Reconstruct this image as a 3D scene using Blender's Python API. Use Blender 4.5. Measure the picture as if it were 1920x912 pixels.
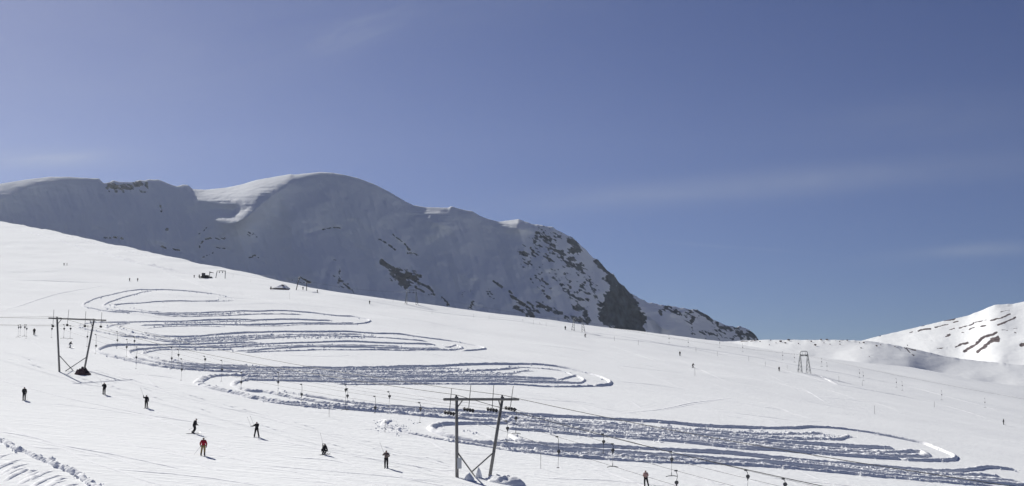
import bpy, bmesh, math, random
import numpy as np
from mathutils import Vector, Matrix
for o in list(bpy.data.objects): bpy.data.objects.remove(o)
S = bpy.context.scene
COL = S.collection
random.seed(7); rng = np.random.default_rng(11)

# ------------------------------------------------------------ camera, world, sun, exposure
F = 2059.0; CX = 960.0; CY = 456.0; HOR = 645.0
PA = math.atan((HOR-CY)/F)
cam = bpy.data.cameras.new('camera'); cam.sensor_width = 36; cam.lens = F/1920*36
cam.clip_start = .5; cam.clip_end = 60000
camo = bpy.data.objects.new('camera', cam); COL.objects.link(camo)
camo.rotation_euler = (math.pi/2+PA, 0, 0)
S.camera = camo
SUN_EL = 30.0; SUN_AZ = -35.0           # azimuth clockwise from +Y (the view direction)
SKY_STRENGTH = 0.0375; SUN_STRENGTH = 4.7; EXPOSURE = 0.5
w = bpy.data.worlds.new('World'); S.world = w; w.use_nodes = True
nt = w.node_tree; nt.nodes.clear()
def N(t, typ, **k):
    n = t.nodes.new(typ)
    for a, b in k.items(): setattr(n, a, b)
    return n
def L(t, a, b): t.links.new(a, b)
out = N(nt, 'ShaderNodeOutputWorld'); bg = N(nt, 'ShaderNodeBackground'); sky = N(nt, 'ShaderNodeTexSky')
sky.sky_type = 'NISHITA'; sky.sun_disc = False
sky.sun_elevation = math.radians(SUN_EL); sky.sun_rotation = math.radians(SUN_AZ)
sky.altitude = 2800; sky.air_density = 1.0; sky.dust_density = 2.2; sky.ozone_density = 3.6
bg.inputs[1].default_value = SKY_STRENGTH
tc = N(nt, 'ShaderNodeTexCoord')
def pdir(px, py):
    x = (px-CX)/F; u = (CY-py)/F
    v = Vector((x, math.cos(PA)-u*math.sin(PA), math.sin(PA)+u*math.cos(PA))); return v.normalized()
# thin cirrus: soft streaks around great circles on the sky sphere
def vm(op, a, b=None):
    n = N(nt, 'ShaderNodeVectorMath', operation=op); L(nt, a, n.inputs[0])
    if b is not None: n.inputs[1].default_value = b
    return n
def mt(op, a, b, t=None, clamp=False):
    t = t or nt
    n = N(t, 'ShaderNodeMath', operation=op, use_clamp=clamp)
    for i, v in enumerate((a, b)):
        if v is None: continue
        if isinstance(v, (int, float)): n.inputs[i].default_value = v
        else: L(t, v, n.inputs[i])
    return n.outputs[0]
def streak(p0, p1, width, soft, scale, stretch, amt, lo=.45, hi=.75):
    a = pdir(*p0); b = pdir(*p1); n = a.cross(b).normalized(); m = (a+b).normalized(); t = n.cross(m).normalized()
    dn = vm('DOT_PRODUCT', tc.outputs['Generated'], n).outputs['Value']
    dt = vm('DOT_PRODUCT', tc.outputs['Generated'], t).outputs['Value']
    dm = vm('DOT_PRODUCT', tc.outputs['Generated'], m).outputs['Value']
    half = math.sin(a.angle(b)/2)
    def gauss(v, s):
        q = mt('DIVIDE', v, s); return mt('EXPONENT', mt('MULTIPLY', mt('MULTIPLY', q, q), -1.0), None)
    g = mt('MULTIPLY', gauss(dn, width), gauss(dt, half))
    g = mt('MULTIPLY', g, mt('GREATER_THAN', dm, 0.0))
    c = N(nt, 'ShaderNodeCombineXYZ'); L(nt, mt('MULTIPLY', dn, stretch), c.inputs[0]); L(nt, dt, c.inputs[1]); c.inputs[2].default_value = p0[0]*.01
    no = N(nt, 'ShaderNodeTexNoise'); no.inputs['Scale'].default_value = scale; no.inputs['Detail'].default_value = 5; no.inputs['Distortion'].default_value = .6
    L(nt, c.outputs[0], no.inputs['Vector'])
    mr = N(nt, 'ShaderNodeMapRange'); mr.inputs[1].default_value = lo; mr.inputs[2].default_value = hi; L(nt, no.outputs[0], mr.inputs[0])
    return mt('MULTIPLY', mt('MULTIPLY', g, mr.outputs[0]), amt)
tot = None
for args in [((950, 385), (2000, 300), .012, 0, 5, 6, .20, .2, .7), ((580, 90), (760, 20), .014, 0, 14, 5, .16, .3, .7),
             ((-150, 300), (230, 296), .008, 0, 8, 6, .34, .15, .7), ((1250, 455), (1500, 473), .0016, 0, 12, 8, .05, .2, .6),
             ((1650, 485), (1990, 458), .006, 0, 8, 6, .16, .2, .7), ((-100, 120), (700, 60), .045, 0, 5, 4, .10, .3, .8),
             ((700, 20), (1150, -10), .02, 0, 7, 6, .06, .2, .7), ((1500, 240), (2000, 205), .02, 0, 7, 6, .06, .2, .7)]:
    s_ = streak(*args); tot = s_ if tot is None else mt('ADD', tot, s_)
mx = N(nt, 'ShaderNodeMix', data_type='RGBA'); L(nt, tot, mx.inputs[0])
hs = N(nt, 'ShaderNodeHueSaturation'); hs.inputs['Saturation'].default_value = 1.1; hs.inputs['Hue'].default_value = .521
sm = vm('MULTIPLY', tc.outputs['Generated'], (1, 1, .92)); sa = vm('ADD', sm.outputs[0], (0, 0, .06)); sn = N(nt, 'ShaderNodeVectorMath', operation='NORMALIZE')
L(nt, sa.outputs[0], sn.inputs[0]); L(nt, sn.outputs[0], sky.inputs[0])
L(nt, sky.outputs[0], hs.inputs['Color'])
L(nt, hs.outputs[0], mx.inputs[6]); mx.inputs[7].default_value = (9, 9.6, 10.2, 1)
L(nt, mx.outputs[2], bg.inputs[0]); L(nt, bg.outputs[0], out.inputs[0])
sl = bpy.data.lights.new('sun', 'SUN'); sl.energy = SUN_STRENGTH; sl.angle = math.radians(.5); sl.color = (1, .975, .90)
so = bpy.data.objects.new('sun', sl); COL.objects.link(so)
el, az = math.radians(SUN_EL), math.radians(SUN_AZ)
sv = Vector((math.cos(el)*math.sin(az), math.cos(el)*math.cos(az), math.sin(el)))
so.rotation_euler = sv.to_track_quat('Z', 'Y').to_euler(); so.location = sv*500
S.view_settings.view_transform = 'Standard'; S.view_settings.look = 'None'; S.view_settings.gamma = 1
S.view_settings.use_curve_mapping = False; S.view_settings.exposure = EXPOSURE
S.render.engine = 'CYCLES'
S.cycles.max_bounces = 6; S.cycles.diffuse_bounces = 5

# ------------------------------------------------------------ projection helpers (used only to survey the terrain)
CA, SA = math.cos(PA), math.sin(PA)
def W(px, py, Z):
    x = (px-CX)/F; u = (CY-py)/F
    return np.stack([Z*x, Z*(CA-u*SA), Z*(SA+u*CA)], -1)
def Wy(px, py, y):
    u = (CY-py)/F; Z = y/(CA-u*SA); return Vector(W(px, py, Z))
def proj(p):
    x, y, z = p; d = y*CA+z*SA; u = (-y*SA+z*CA)/d
    return CX+F*x/d, CY-F*u
CF = np.array([13.76, -7.855, 14.606, -4.637, 4.735, -1.511])
def hraw(px, py):
    x = (px-960)/1000; y = (py-700)/200
    return CF[0]+CF[1]*x+CF[2]*y+CF[3]*x*y+CF[4]*y*y+CF[5]*x*x
def hgt(px, py):
    px = np.asarray(px, float); py = np.asarray(py, float)
    pc = np.clip(px, -150, 2100)
    b = 960.0
    low = np.minimum(py, b)
    v = hraw(pc, low); g = hraw(pc, b)-hraw(pc, b-1)
    return np.maximum(v+np.maximum(py-b, 0)*g, 1.5)
EX = [-400, -150, 0, 100, 200, 300, 400, 480, 525, 580, 660, 760, 860, 960, 1060, 1140, 1200, 1300, 1350, 1440, 1520, 1600, 1700, 1760, 1840, 1880, 1920, 2100, 2400]
EY = [340, 385, 415, 434, 456, 477, 499, 516, 528, 540, 553, 567, 580, 593, 605, 615, 621, 635, 641, 655, 667, 678, 690, 700, 714, 719, 722, 742, 775]
def edge(px): return np.interp(px, EX, EY)

# value noise
def vnoise(x, y, seed=0):
    xi = np.floor(x).astype(np.int64); yi = np.floor(y).astype(np.int64); fx = x-xi; fy = y-yi
    fx = fx*fx*fx*(fx*(fx*6-15)+10); fy = fy*fy*fy*(fy*(fy*6-15)+10)
    def hsh(a, b):
        n = (a*374761393+b*668265263+seed*1442695041) & 0xffffffff
        n = ((n ^ (n >> 13))*1274126177) & 0xffffffff
        return ((n ^ (n >> 16)) & 0xffff)/65535.0*2-1
    a = hsh(xi, yi); b = hsh(xi+1, yi); c = hsh(xi, yi+1); d = hsh(xi+1, yi+1)
    return (a*(1-fx)+b*fx)*(1-fy)+(c*(1-fx)+d*fx)*fy
def fbm(x, y, o=4, seed=0, gain=.5):
    s = 0; a = 1; t = 0
    for i in range(o):
        s = s+a*vnoise(x*2**i, y*2**i, seed+i*17); t += a; a *= gain
    return s/t
TD = math.radians(-45); tcx, tsx = math.cos(TD), math.sin(TD)
def relief(X, Y):
    a = X*tcx+Y*tsx; b = -X*tsx+Y*tcx           # along / across the fall line
    d = np.hypot(X, Y)
    far = np.clip(d/300, .6, 3)
    z = .5*fbm(a/70, b/38, 4, 3)*far
    z = z+.035*fbm(a/26, b/2.2, 3, 21)+.018*fbm(a/6, b/1.0, 2, 5)
    return z
def ground(px, py):
    Z = 1.75*F/hgt(px, py); p = W(np.asarray(px, float), np.asarray(py, float), Z)
    p[..., 2] += relief(p[..., 0], p[..., 1]); return p
def gv(px, py): return Vector(ground(px, py))
def pxm(px, py): return float(hgt(px, py))/1.75      # pixels per metre there

# ------------------------------------------------------------ materials
def mat(name, col, rough=.6, metal=0, spec=.3, noise=0, nscale=5, bump=0, bscale=20):
    m = bpy.data.materials.new(name); m.use_nodes = True; t = m.node_tree; b = t.nodes['Principled BSDF']
    b.inputs['Roughness'].default_value = rough; b.inputs['Metallic'].default_value = metal
    b.inputs['Specular IOR Level'].default_value = spec; b.inputs['Base Color'].default_value = (*col, 1)
    c = N(t, 'ShaderNodeTexCoord')
    if noise:
        n = N(t, 'ShaderNodeTexNoise'); n.inputs['Scale'].default_value = nscale; n.inputs['Detail'].default_value = 4
        L(t, c.outputs['Object'], n.inputs['Vector'])
        x = N(t, 'ShaderNodeMix', data_type='RGBA'); L(t, n.outputs[0], x.inputs[0])
        x.inputs[6].default_value = (*[v*(1-noise) for v in col], 1); x.inputs[7].default_value = (*[min(1, v*(1+noise)) for v in col], 1)
        L(t, x.outputs[2], b.inputs['Base Color'])
    if bump:
        n = N(t, 'ShaderNodeTexNoise'); n.inputs['Scale'].default_value = bscale; n.inputs['Detail'].default_value = 5
        L(t, c.outputs['Object'], n.inputs['Vector'])
        u = N(t, 'ShaderNodeBump'); u.inputs['Strength'].default_value = bump; u.inputs['Distance'].default_value = .05
        L(t, n.outputs[0], u.inputs['Height']); L(t, u.outputs[0], b.inputs['Normal'])
    return m
def snow_mat(name, col=(.85, .86, .87), rock=False, tracks=False, bump=.3, bdist=.1, bscale=.8, rcol=(.03, .048, .065), rcol2=(.105, .14, .17), rscale=.03):
    m = bpy.data.materials.new(name); m.use_nodes = True; t = m.node_tree; b = t.nodes['Principled BSDF']
    b.inputs['Roughness'].default_value = .9; b.inputs['Specular IOR Level'].default_value = 0.0
    c = N(t, 'ShaderNodeTexCoord')
    n0 = N(t, 'ShaderNodeTexNoise'); n0.inputs['Scale'].default_value = bscale*.05; n0.inputs['Detail'].default_value = 5; L(t, c.outputs['Object'], n0.inputs['Vector'])
    x = N(t, 'ShaderNodeMix', data_type='RGBA'); L(t, n0.outputs[0], x.inputs[0])
    x.inputs[6].default_value = (*[v*.965 for v in col], 1); x.inputs[7].default_value = (*[min(.97, v*1.035) for v in col], 1)
    base = x.outputs[2]
    n = N(t, 'ShaderNodeTexNoise'); n.inputs['Scale'].default_value = bscale; n.inputs['Detail'].default_value = 6; L(t, c.outputs['Object'], n.inputs['Vector'])
    hgt_ = n.outputs[0]
    if tracks:
        mp = N(t, 'ShaderNodeMapping'); mp.inputs['Rotation'].default_value = (0, 0, math.radians(45)); mp.inputs['Scale'].default_value = (.02, .9, .5)
        L(t, c.outputs['Object'], mp.inputs[0])
        n2 = N(t, 'ShaderNodeTexNoise'); n2.inputs['Scale'].default_value = 1.3; n2.inputs['Detail'].default_value = 7; n2.inputs['Distortion'].default_value = .5; n2.inputs['Roughness'].default_value = .62
        L(t, mp.outputs[0], n2.inputs['Vector'])
        mp3 = N(t, 'ShaderNodeMapping'); mp3.inputs['Rotation'].default_value = (0, 0, math.radians(62)); mp3.inputs['Scale'].default_value = (.05, 1.1, .5)
        L(t, c.outputs['Object'], mp3.inputs[0])
        n3 = N(t, 'ShaderNodeTexNoise'); n3.inputs['Scale'].default_value = .9; n3.inputs['Detail'].default_value = 6; n3.inputs['Distortion'].default_value = 1.2
        L(t, mp3.outputs[0], n3.inputs['Vector'])
        hgt_ = mt('ADD', mt('MULTIPLY', hgt_, .35, t), mt('ADD', mt('MULTIPLY', n2.outputs[0], .55, t), mt('MULTIPLY', n3.outputs[0], .35, t), t), t)
    u = N(t, 'ShaderNodeBump'); u.inputs['Strength'].default_value = bump; u.inputs['Distance'].default_value = bdist
    L(t, hgt_, u.inputs['Height']); L(t, u.outputs[0], b.inputs['Normal'])
    if rock:
        at = N(t, 'ShaderNodeAttribute'); at.attribute_name = 'rock'
        nf = N(t, 'ShaderNodeTexNoise'); nf.inputs['Scale'].default_value = rscale*3; nf.inputs['Detail'].default_value = 7; nf.inputs['Roughness'].default_value = .7; L(t, c.outputs['Object'], nf.inputs['Vector'])
        v = mt('ADD', at.outputs['Fac'], mt('MULTIPLY', mt('SUBTRACT', nf.outputs[0], .5, t), .55, t), t)
        mr = N(t, 'ShaderNodeMapRange'); mr.inputs[1].default_value = .44; mr.inputs[2].default_value = .56; L(t, v, mr.inputs[0])
        nr = N(t, 'ShaderNodeTexNoise'); nr.inputs['Scale'].default_value = rscale*2; nr.inputs['Detail'].default_value = 8; L(t, c.outputs['Object'], nr.inputs['Vector'])
        rc = N(t, 'ShaderNodeMix', data_type='RGBA'); rc.inputs[6].default_value = (*rcol, 1); rc.inputs[7].default_value = (*rcol2, 1)
        mr2 = N(t, 'ShaderNodeMapRange'); mr2.inputs[1].default_value = .35; mr2.inputs[2].default_value = .7; L(t, nr.outputs[0], mr2.inputs[0]); L(t, mr2.outputs[0], rc.inputs[0])
        y = N(t, 'ShaderNodeMix', data_type='RGBA'); L(t, mr.outputs[0], y.inputs[0]); L(t, base, y.inputs[6]); L(t, rc.outputs[2], y.inputs[7])
        base = y.outputs[2]
    L(t, base, b.inputs['Base Color'])
    return m
M = dict(
    slope=snow_mat('piste_snow', tracks=True, bump=.9, bdist=.3, bscale=1.2),
    berm=snow_mat('ploughed_snow', (.87, .875, .89), bump=.6, bdist=.12, bscale=3),
    mount=snow_mat('mountain_snow', (.80, .815, .84), rock=True, bump=.5, bdist=4, bscale=.045, rscale=.025),
    hill=snow_mat('hill_snow', (.84, .85, .86), rock=True, bump=.5, bdist=1.0, bscale=.12, rscale=.05, rcol=(.085, .07, .075), rcol2=(.17, .14, .14)),
    wood=mat('grey_wood', (.19, .185, .18), .85, noise=.25, nscale=3, bump=.4, bscale=8),
    steel=mat('galvanised_steel', (.22, .23, .24), .5, .6, noise=.12, nscale=4),
    dark=mat('dark_steel', (.085, .087, .093), .55, .3, noise=.15), rubber=mat('wheel_rubber', (.03, .03, .032), .7, noise=.2),
    rope=mat('steel_rope', (.10, .10, .10), .6, .4, noise=.1), sign=mat('sign_panel', (.5, .52, .54), .6, noise=.08),
    rock=mat('dark_rock', (.10, .065, .065), .9, noise=.4, nscale=1.2, bump=.7, bscale=4),
    skin=mat('skin', (.45, .28, .2), .5, noise=.06), ski=mat('ski_top', (.05, .05, .06), .35, noise=.1), boot=mat('boot_plastic', (.05, .05, .055), .4, noise=.1),
    hair=mat('knit_hat', (.035, .035, .04), .9, noise=.2), goggle=mat('goggle_lens', (.02, .02, .025), .15, spec=.6, noise=.05),
    pole=mat('pole_metal', (.2, .2, .21), .4, .6, noise=.05), hut=mat('brown_boards', (.09, .07, .06), .85, noise=.25, nscale=2, bump=.4),
    glass=mat('cab_glass', (.02, .025, .03), .1, spec=.6, noise=.05), red=mat('red_paint', (.45, .04, .04), .45, noise=.1), tar=mat('tarp', (.17, .15, .16), .8, noise=.15, nscale=.8, bump=.4, bscale=2),
)
# ------------------------------------------------------------ object helpers
def tag(o, label=None, cat=None, group=None, kind=None):
    if label: o['label'] = label
    if cat: o['category'] = cat
    if group: o['group'] = group
    if kind: o['kind'] = kind
    return o
def empty(name, loc, rz=0):
    o = bpy.data.objects.new(name, None); COL.objects.link(o); o.location = loc; o.rotation_euler = (0, 0, rz); o.empty_display_size = .3; return o
def link(name, me, m, parent=None):
    o = bpy.data.objects.new(name, me); COL.objects.link(o); me.materials.append(m)
    if parent: o.parent = parent
    return o
def grid_mesh(name, P, m, attr=None, smooth=True):
    r, c = P.shape[:2]; me = bpy.data.meshes.new(name)
    me.vertices.add(r*c); me.vertices.foreach_set('co', P.reshape(-1).astype(np.float32))
    i = np.arange(r*c).reshape(r, c)
    q = np.stack([i[:-1, :-1], i[:-1, 1:], i[1:, 1:], i[1:, :-1]], -1).reshape(-1, 4)
    me.loops.add(q.size); me.loops.foreach_set('vertex_index', q.reshape(-1).astype(np.int32))
    me.polygons.add(len(q)); me.polygons.foreach_set('loop_start', np.arange(0, q.size, 4, dtype=np.int32))
    me.polygons.foreach_set('use_smooth', np.full(len(q), smooth))
    me.update(); me.validate()
    if attr is not None:
        a = me.attributes.new('rock', 'FLOAT', 'POINT'); a.data.foreach_set('value', attr.reshape(-1).astype(np.float32))
    return link(name, me, m)
def raw_mesh(V, Fc, smooth=False):
    me = bpy.data.meshes.new('m'); V = np.asarray(V, np.float32); me.vertices.add(len(V)); me.vertices.foreach_set('co', V.reshape(-1))
    Fc = np.asarray(Fc, np.int32); k = Fc.shape[1]
    me.loops.add(Fc.size); me.loops.foreach_set('vertex_index', Fc.reshape(-1)); me.polygons.add(len(Fc))
    me.polygons.foreach_set('loop_start', np.arange(0, Fc.size, k, dtype=np.int32)); me.polygons.foreach_set('use_smooth', np.full(len(Fc), smooth))
    me.update(); me.validate(); return me
def tube_bm(bm, pts, r, seg=8, r2=None):
    pts = [Vector(p) for p in pts]; n = len(pts); rings = []
    up = None
    for i, p in enumerate(pts):
        d = (pts[min(i+1, n-1)]-pts[max(i-1, 0)]).normalized()
        if up is None: up = Vector((0, 0, 1)) if abs(d.z) < .9 else Vector((0, 1, 0))
        s = d.cross(up).normalized(); up2 = s.cross(d).normalized(); up = up2
        rr = r if r2 is None else r+(r2-r)*i/(n-1)
        rings.append([bm.verts.new(p+rr*(math.cos(a)*s+math.sin(a)*up2)) for a in [2*math.pi*k/seg for k in range(seg)]])
    for a, b in zip(rings, rings[1:]):
        for k in range(seg):
            f = bm.faces.new((a[k], a[(k+1) % seg], b[(k+1) % seg], b[k])); f.smooth = True
    bm.faces.new(rings[0][::-1]); bm.faces.new(rings[-1])
def box_bm(bm, c, size, R=None, bev=0):
    g = bmesh.ops.create_cube(bm, size=1)['verts']
    R = R or Matrix.Identity(3)
    for v in g: v.co = Vector(c)+R @ Vector((v.co.x*size[0], v.co.y*size[1], v.co.z*size[2]))
    if bev: bmesh.ops.bevel(bm, geom=list({e for v in g for e in v.link_edges}), offset=bev, segments=2, affect='EDGES', profile=.5)
def part(name, fn, m, parent=None):
    bm = bmesh.new(); fn(bm); bmesh.ops.recalc_face_normals(bm, faces=bm.faces)
    me = bpy.data.meshes.new(name); bm.to_mesh(me); bm.free(); return link(name, me, m, parent)
def tube(name, pts, r, m, parent=None, seg=8, r2=None): return part(name, lambda b: tube_bm(b, pts, r, seg, r2), m, parent)
def disc(bm, c, ax, r, th, seg=14):
    ax = Vector(ax).normalized(); c = Vector(c); tube_bm(bm, [c-ax*th/2, c+ax*th/2], r, seg)
def copy_tree(o, parent=None):
    c = o.copy(); COL.objects.link(c); c.parent = parent
    for ch in o.children: copy_tree(ch, c)
    return c

# ------------------------------------------------------------ TERRAIN: main slope
cols = np.arange(-360, 2341, 2.0)
E0 = edge(cols); k = 9; E0 = np.convolve(np.pad(E0, k, mode='edge'), np.ones(2*k+1)/(2*k+1), 'valid')
t_ = np.linspace(0, 1, 520)**1.25
PY = E0[None, :]+t_[:, None]*(1010-E0)[None, :]
PX = np.repeat(cols[None, :], len(t_), 0)
Pm = ground(PX, PY)
hb = hgt(cols, np.full_like(cols, 1010.)); rows = []
for fct in np.geomspace(1.03, 9, 40):
    hh = hb*fct; g = hraw(np.clip(cols, -150, 2100), 960)-hraw(np.clip(cols, -150, 2100), 959)
    py = 1010+(hh-hb)/g; rows.append(ground(cols, py))
Pn = np.stack(rows)
# beyond the crest: the ground rolls over and falls away
top = Pm[0]; rad = top[:, :2]/np.linalg.norm(top[:, :2], axis=1)[:, None]
sl0 = top[:, 2]/np.linalg.norm(top[:, :2], axis=1)
back = []
for s_ in np.concatenate([np.geomspace(.6, 260, 36)])[::-1]:
    q = np.empty_like(top); q[:, :2] = top[:, :2]+rad*s_
    q[:, 2] = top[:, 2]+s_*sl0-.15*s_*np.clip(s_/50, .02, 1)-.0004*s_*s_
    back.append(q)
P = np.concatenate([np.stack(back), Pm, Pn]); 
slope = grid_mesh('snow_slope', P, M['slope']); tag(slope, kind='structure')

# ------------------------------------------------------------ MOUNTAIN
RX = [-700, -300, 0, 50, 92, 130, 160, 185, 195, 205, 213, 225, 250, 260, 272, 280, 300, 315, 330, 345, 352, 362, 385, 425, 450, 480, 520, 545, 551, 575, 600, 620, 640, 670, 700, 730, 760, 775, 800, 840, 846, 855, 870, 885, 900, 915, 935, 960, 972, 985, 1000, 1020, 1035, 1055, 1075, 1085, 1100, 1112, 1118, 1125, 1140, 1150, 1160, 1170, 1178, 1195, 1215, 1235, 1260, 1293, 1308, 1330, 1356, 1373, 1380, 1386, 1400, 1416, 1423, 1440, 1500, 1700, 2100]
RY = [420, 380, 345, 337, 332, 332, 334, 335, 344, 343, 338, 342, 341, 338, 339, 336, 338, 344, 350, 346, 347, 355, 356, 352, 347, 338, 331, 326.8, 328, 325.5, 323, 324, 327, 334, 345, 360, 378, 385, 389, 390, 387, 390, 394, 396, 405, 411, 416, 413, 411, 416, 421, 423, 426, 437, 447, 456, 470, 484, 485, 492, 508, 514, 530, 537, 547, 558, 567, 571, 575, 580, 581, 595, 609, 612, 615, 611, 617, 628, 638, 648, 665, 700, 760]
mc = np.arange(-700, 2101, 1.6)
RYc = np.interp(mc, RX, RY)
RYs = np.convolve(np.pad(RYc, 14, mode='edge'), np.ones(29)/29, 'valid')
RYd = RYc-RYs+fbm(mc/6, mc*0, 3, 9)*np.interp(mc, [0, 180, 200, 340, 360, 980, 1020, 1180, 1230, 1420], [.3, .3, 1.2, 1, .3, .4, 1.6, 2.2, 1.6, 2])
nr = 300
pyb = np.linspace(0, 1, nr)
DEP = np.maximum(330, 0)
sdrop = (pyb**1.15)[:, None]*np.maximum(735-RYs, 60)[None, :]
PYm = RYs[None, :]+sdrop+RYd[None, :]*np.exp(-sdrop/5); PXm = np.repeat(mc[None, :], nr, 0)
def seg_blob(px, py, pts, rad, soft=.6):
    """distance field to a polyline / point set -> 1 inside rad falling to 0"""
    d = np.full(px.shape, 1e9)
    pts = [np.array(p, float) for p in pts]
    if len(pts) == 1: d = np.hypot(px-pts[0][0], py-pts[0][1])
    for a, b in zip(pts, pts[1:]):
        ab = b-a; t = np.clip(((px-a[0])*ab[0]+(py-a[1])*ab[1])/max(ab@ab, 1e-6), 0, 1)
        d = np.minimum(d, np.hypot(px-a[0]-t*ab[0], py-a[1]-t*ab[1]))
    return np.clip((rad*(1+soft)-d)/(rad*2*soft), 0, 1)
# gentler sun-catching benches
lit = np.zeros_like(PXm)
cap = np.interp(mc, [-700, -100, 0, 30, 60, 90, 120, 150, 175, 340, 358, 368, 400, 440, 480, 510, 540, 565, 590, 620, 700, 755, 775, 800, 840, 848, 930, 942, 970, 995, 1005, 1190, 1215, 1240, 1290, 1330, 1385, 1425],
                [40, 36, 30, 22, 14, 10, 6, 3, 1, 1, 4, 22, 34, 62, 55, 34, 22, 8, 2.5, 3, 4, 4, 4, 5, 6, 1, 1, 6, 14, 10, 2, 2, 6, 8, 6, 3, 3, 3])
wob = 3.0*fbm(PXm/22, PYm/14, 3, 41)
capw = np.maximum(cap[None, :]*1.1+wob*np.minimum(cap/10, 1)[None, :], 2.2)
lit = np.clip(1-sdrop/capw, 0, 1)**.42
lit *= 1-np.clip(seg_blob(PXm, PYm, [(365, 382), (400, 386), (432, 390), (446, 386)], 6, .5), 0, 1)
wx = PXm+4*fbm(PXm/18, PYm/9, 3, 51); wy = PYm+3*fbm(PXm/18, PYm/9, 3, 52)
for pts, r in [([(405, 402), (440, 408), (462, 398)], 9), ([(410, 414), (445, 416)], 4), ([(768, 392), (800, 399), (835, 402)], 9), ([(805, 410), (850, 423)], 4),
               ([(945, 420), (985, 427)], 5), ([(382, 392), (396, 402)], 3),
               ([(1185, 550), (1212, 572), (1232, 592), (1255, 610)], 11), ([(1246, 580), (1275, 586)], 5), ([(1395, 622), (1400, 632)], 5)]:
    lit = np.maximum(lit, .8*seg_blob(wx, wy, pts, r, .8))
for _k in range(90):
    lit = (np.roll(lit, 1, 1)+2*lit+np.roll(lit, -1, 1))/4
    if _k % 4 == 0: lit[1:-1] = (lit[:-2]+2*lit[1:-1]+lit[2:])/4
# rock density
def rk(pts, r, dens, soft=.7): return dens*seg_blob(wx, wy, pts, r, soft)
R_ = np.zeros_like(PXm)
for a in [([(718, 493), (728, 500), (736, 507)], 6, .85), ([(738, 512), (752, 520), (768, 520), (778, 522)], 11, .8), ([(752, 530), (762, 533)], 7, .85),
          ([(786, 530), (800, 538), (810, 546)], 2.6, .75), ([(780, 538), (797, 548)], 2, .7), ([(806, 551), (813, 552)], 3, .8), ([(826, 557), (840, 570)], 2.5, .7),
          ([(738, 437), (748, 448), (762, 460), (770, 468)], 1.8, .7), ([(712, 447), (735, 464), (750, 470)], 2.2, .55), ([(762, 474), (788, 478)], 3, .42),
          ([(605, 431), (625, 427), (638, 428)], 1.8, .62), ([(622, 483), (628, 487)], 2, .6), ([(301, 386), (302, 398)], 2, .6), ([(314, 430)], 3, .6),
          ([(205, 351), (240, 351), (262, 345)], 7, .60), ([(212, 356), (232, 358)], 4, .58), ([(275, 345), (278, 352)], 2.5, .7), ([(263, 357), (270, 362)], 3, .5),
          ([(372, 470), (380, 455), (395, 447), (420, 449), (424, 441)], 1.5, .52), ([(372, 440), (395, 423)], 1.2, .5), ([(378, 482), (400, 474)], 2.2, .52), ([(403, 464), (432, 468)], 1.3, .5),
          ([(465, 438), (478, 442)], 4, .55), ([(467, 483), (475, 480), (485, 482)], 2, .6), ([(195, 446), (232, 448)], 2, .5), ([(300, 463), (335, 471)], 2.4, .5),
          ([(545, 527), (575, 530)], 1.8, .48), ([(637, 505), (636, 530)], 2, .5), ([(620, 510), (655, 545)], 8, .36),
          ([(1000, 475), (1010, 455), (1020, 440)], 14, .50), ([(980, 470), (988, 490)], 9, .52), ([(1010, 440), (1045, 445)], 8, .55), ([(1022, 450), (1035, 462)], 9, .6),
          ([(1072, 452), (1082, 466), (1075, 470)], 8, .85), ([(1035, 470), (1055, 480), (1075, 490)], 8, .66), ([(1060, 495), (1080, 500), (1092, 510)], 8, .7), ([(1025, 478), (1035, 490)], 5, .56),
          ([(1000, 500), (1020, 530)], 18, .30), ([(1040, 520), (1080, 540)], 16, .30), ([(1100, 520), (1120, 545)], 12, .36), ([(925, 528), (940, 540)], 3, .72), ([(915, 545), (930, 560)], 4.5, .5), ([(955, 547), (965, 560), (985, 575), (1000, 595)], 3.5, .66), ([(970, 560), (1000, 585)], 2.6, .64), ([(990, 565), (1010, 588)], 2.6, .62),
          ([(965, 575), (998, 597)], 4, .62), ([(1010, 570), (1030, 582), (1050, 588)], 5, .68), ([(1053, 535), (1070, 555), (1085, 562), (1103, 562)], 4.5, .68), ([(1018, 545), (1035, 562)], 2.6, .62), ([(1080, 575), (1095, 580), (1100, 600)], 7, .66), ([(1060, 596), (1100, 604)], 6, .62), ([(880, 580), (890, 567)], 4, .5), ([(870, 550), (880, 545)], 9, .33),
          ([(1090, 540), (1100, 550)], 8, .5), ([(1120, 560), (1128, 580)], 7, .55),
          ([(1118, 490), (1128, 500), (1140, 512), (1152, 525), (1168, 540), (1176, 550)], 4.5, .9), ([(1142, 522), (1150, 532), (1152, 538)], 9, .95),
          ([(1148, 560), (1165, 550), (1182, 575)], 16, 1.15, .35), ([(1140, 590), (1160, 600), (1192, 615)], 17, 1.15, .35), ([(1150, 575), (1175, 590), (1190, 600)], 20, 1.15, .3), ([(1150, 640), (1190, 650)], 24, 1.0),
          ([(1245, 577), (1258, 580), (1275, 590)], 5, .68), ([(1285, 590), (1300, 600)], 9, .5), ([(1295, 583), (1312, 585), (1330, 598), (1350, 611), (1372, 619)], 4.5, .66), ([(1340, 615), (1370, 635)], 8, .45), ([(1300, 620), (1345, 632)], 6, .48), ([(1380, 616), (1392, 632), (1410, 628), (1420, 636)], 7, .72), ([(1238, 585), (1241, 592)], 3, .6), ([(1205, 595)], 3, .7)]:
    R_ = np.maximum(R_, rk(*a))
grain = fbm((PXm+PYm*.6)/7, (PYm-PXm*.55)/3.2, 4, 77)          # strata run down to the right
core = np.clip((R_-.8)*4, 0, 1)
rockv = R_+.02+grain*.62*(1-core)*(R_ > .02)
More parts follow.
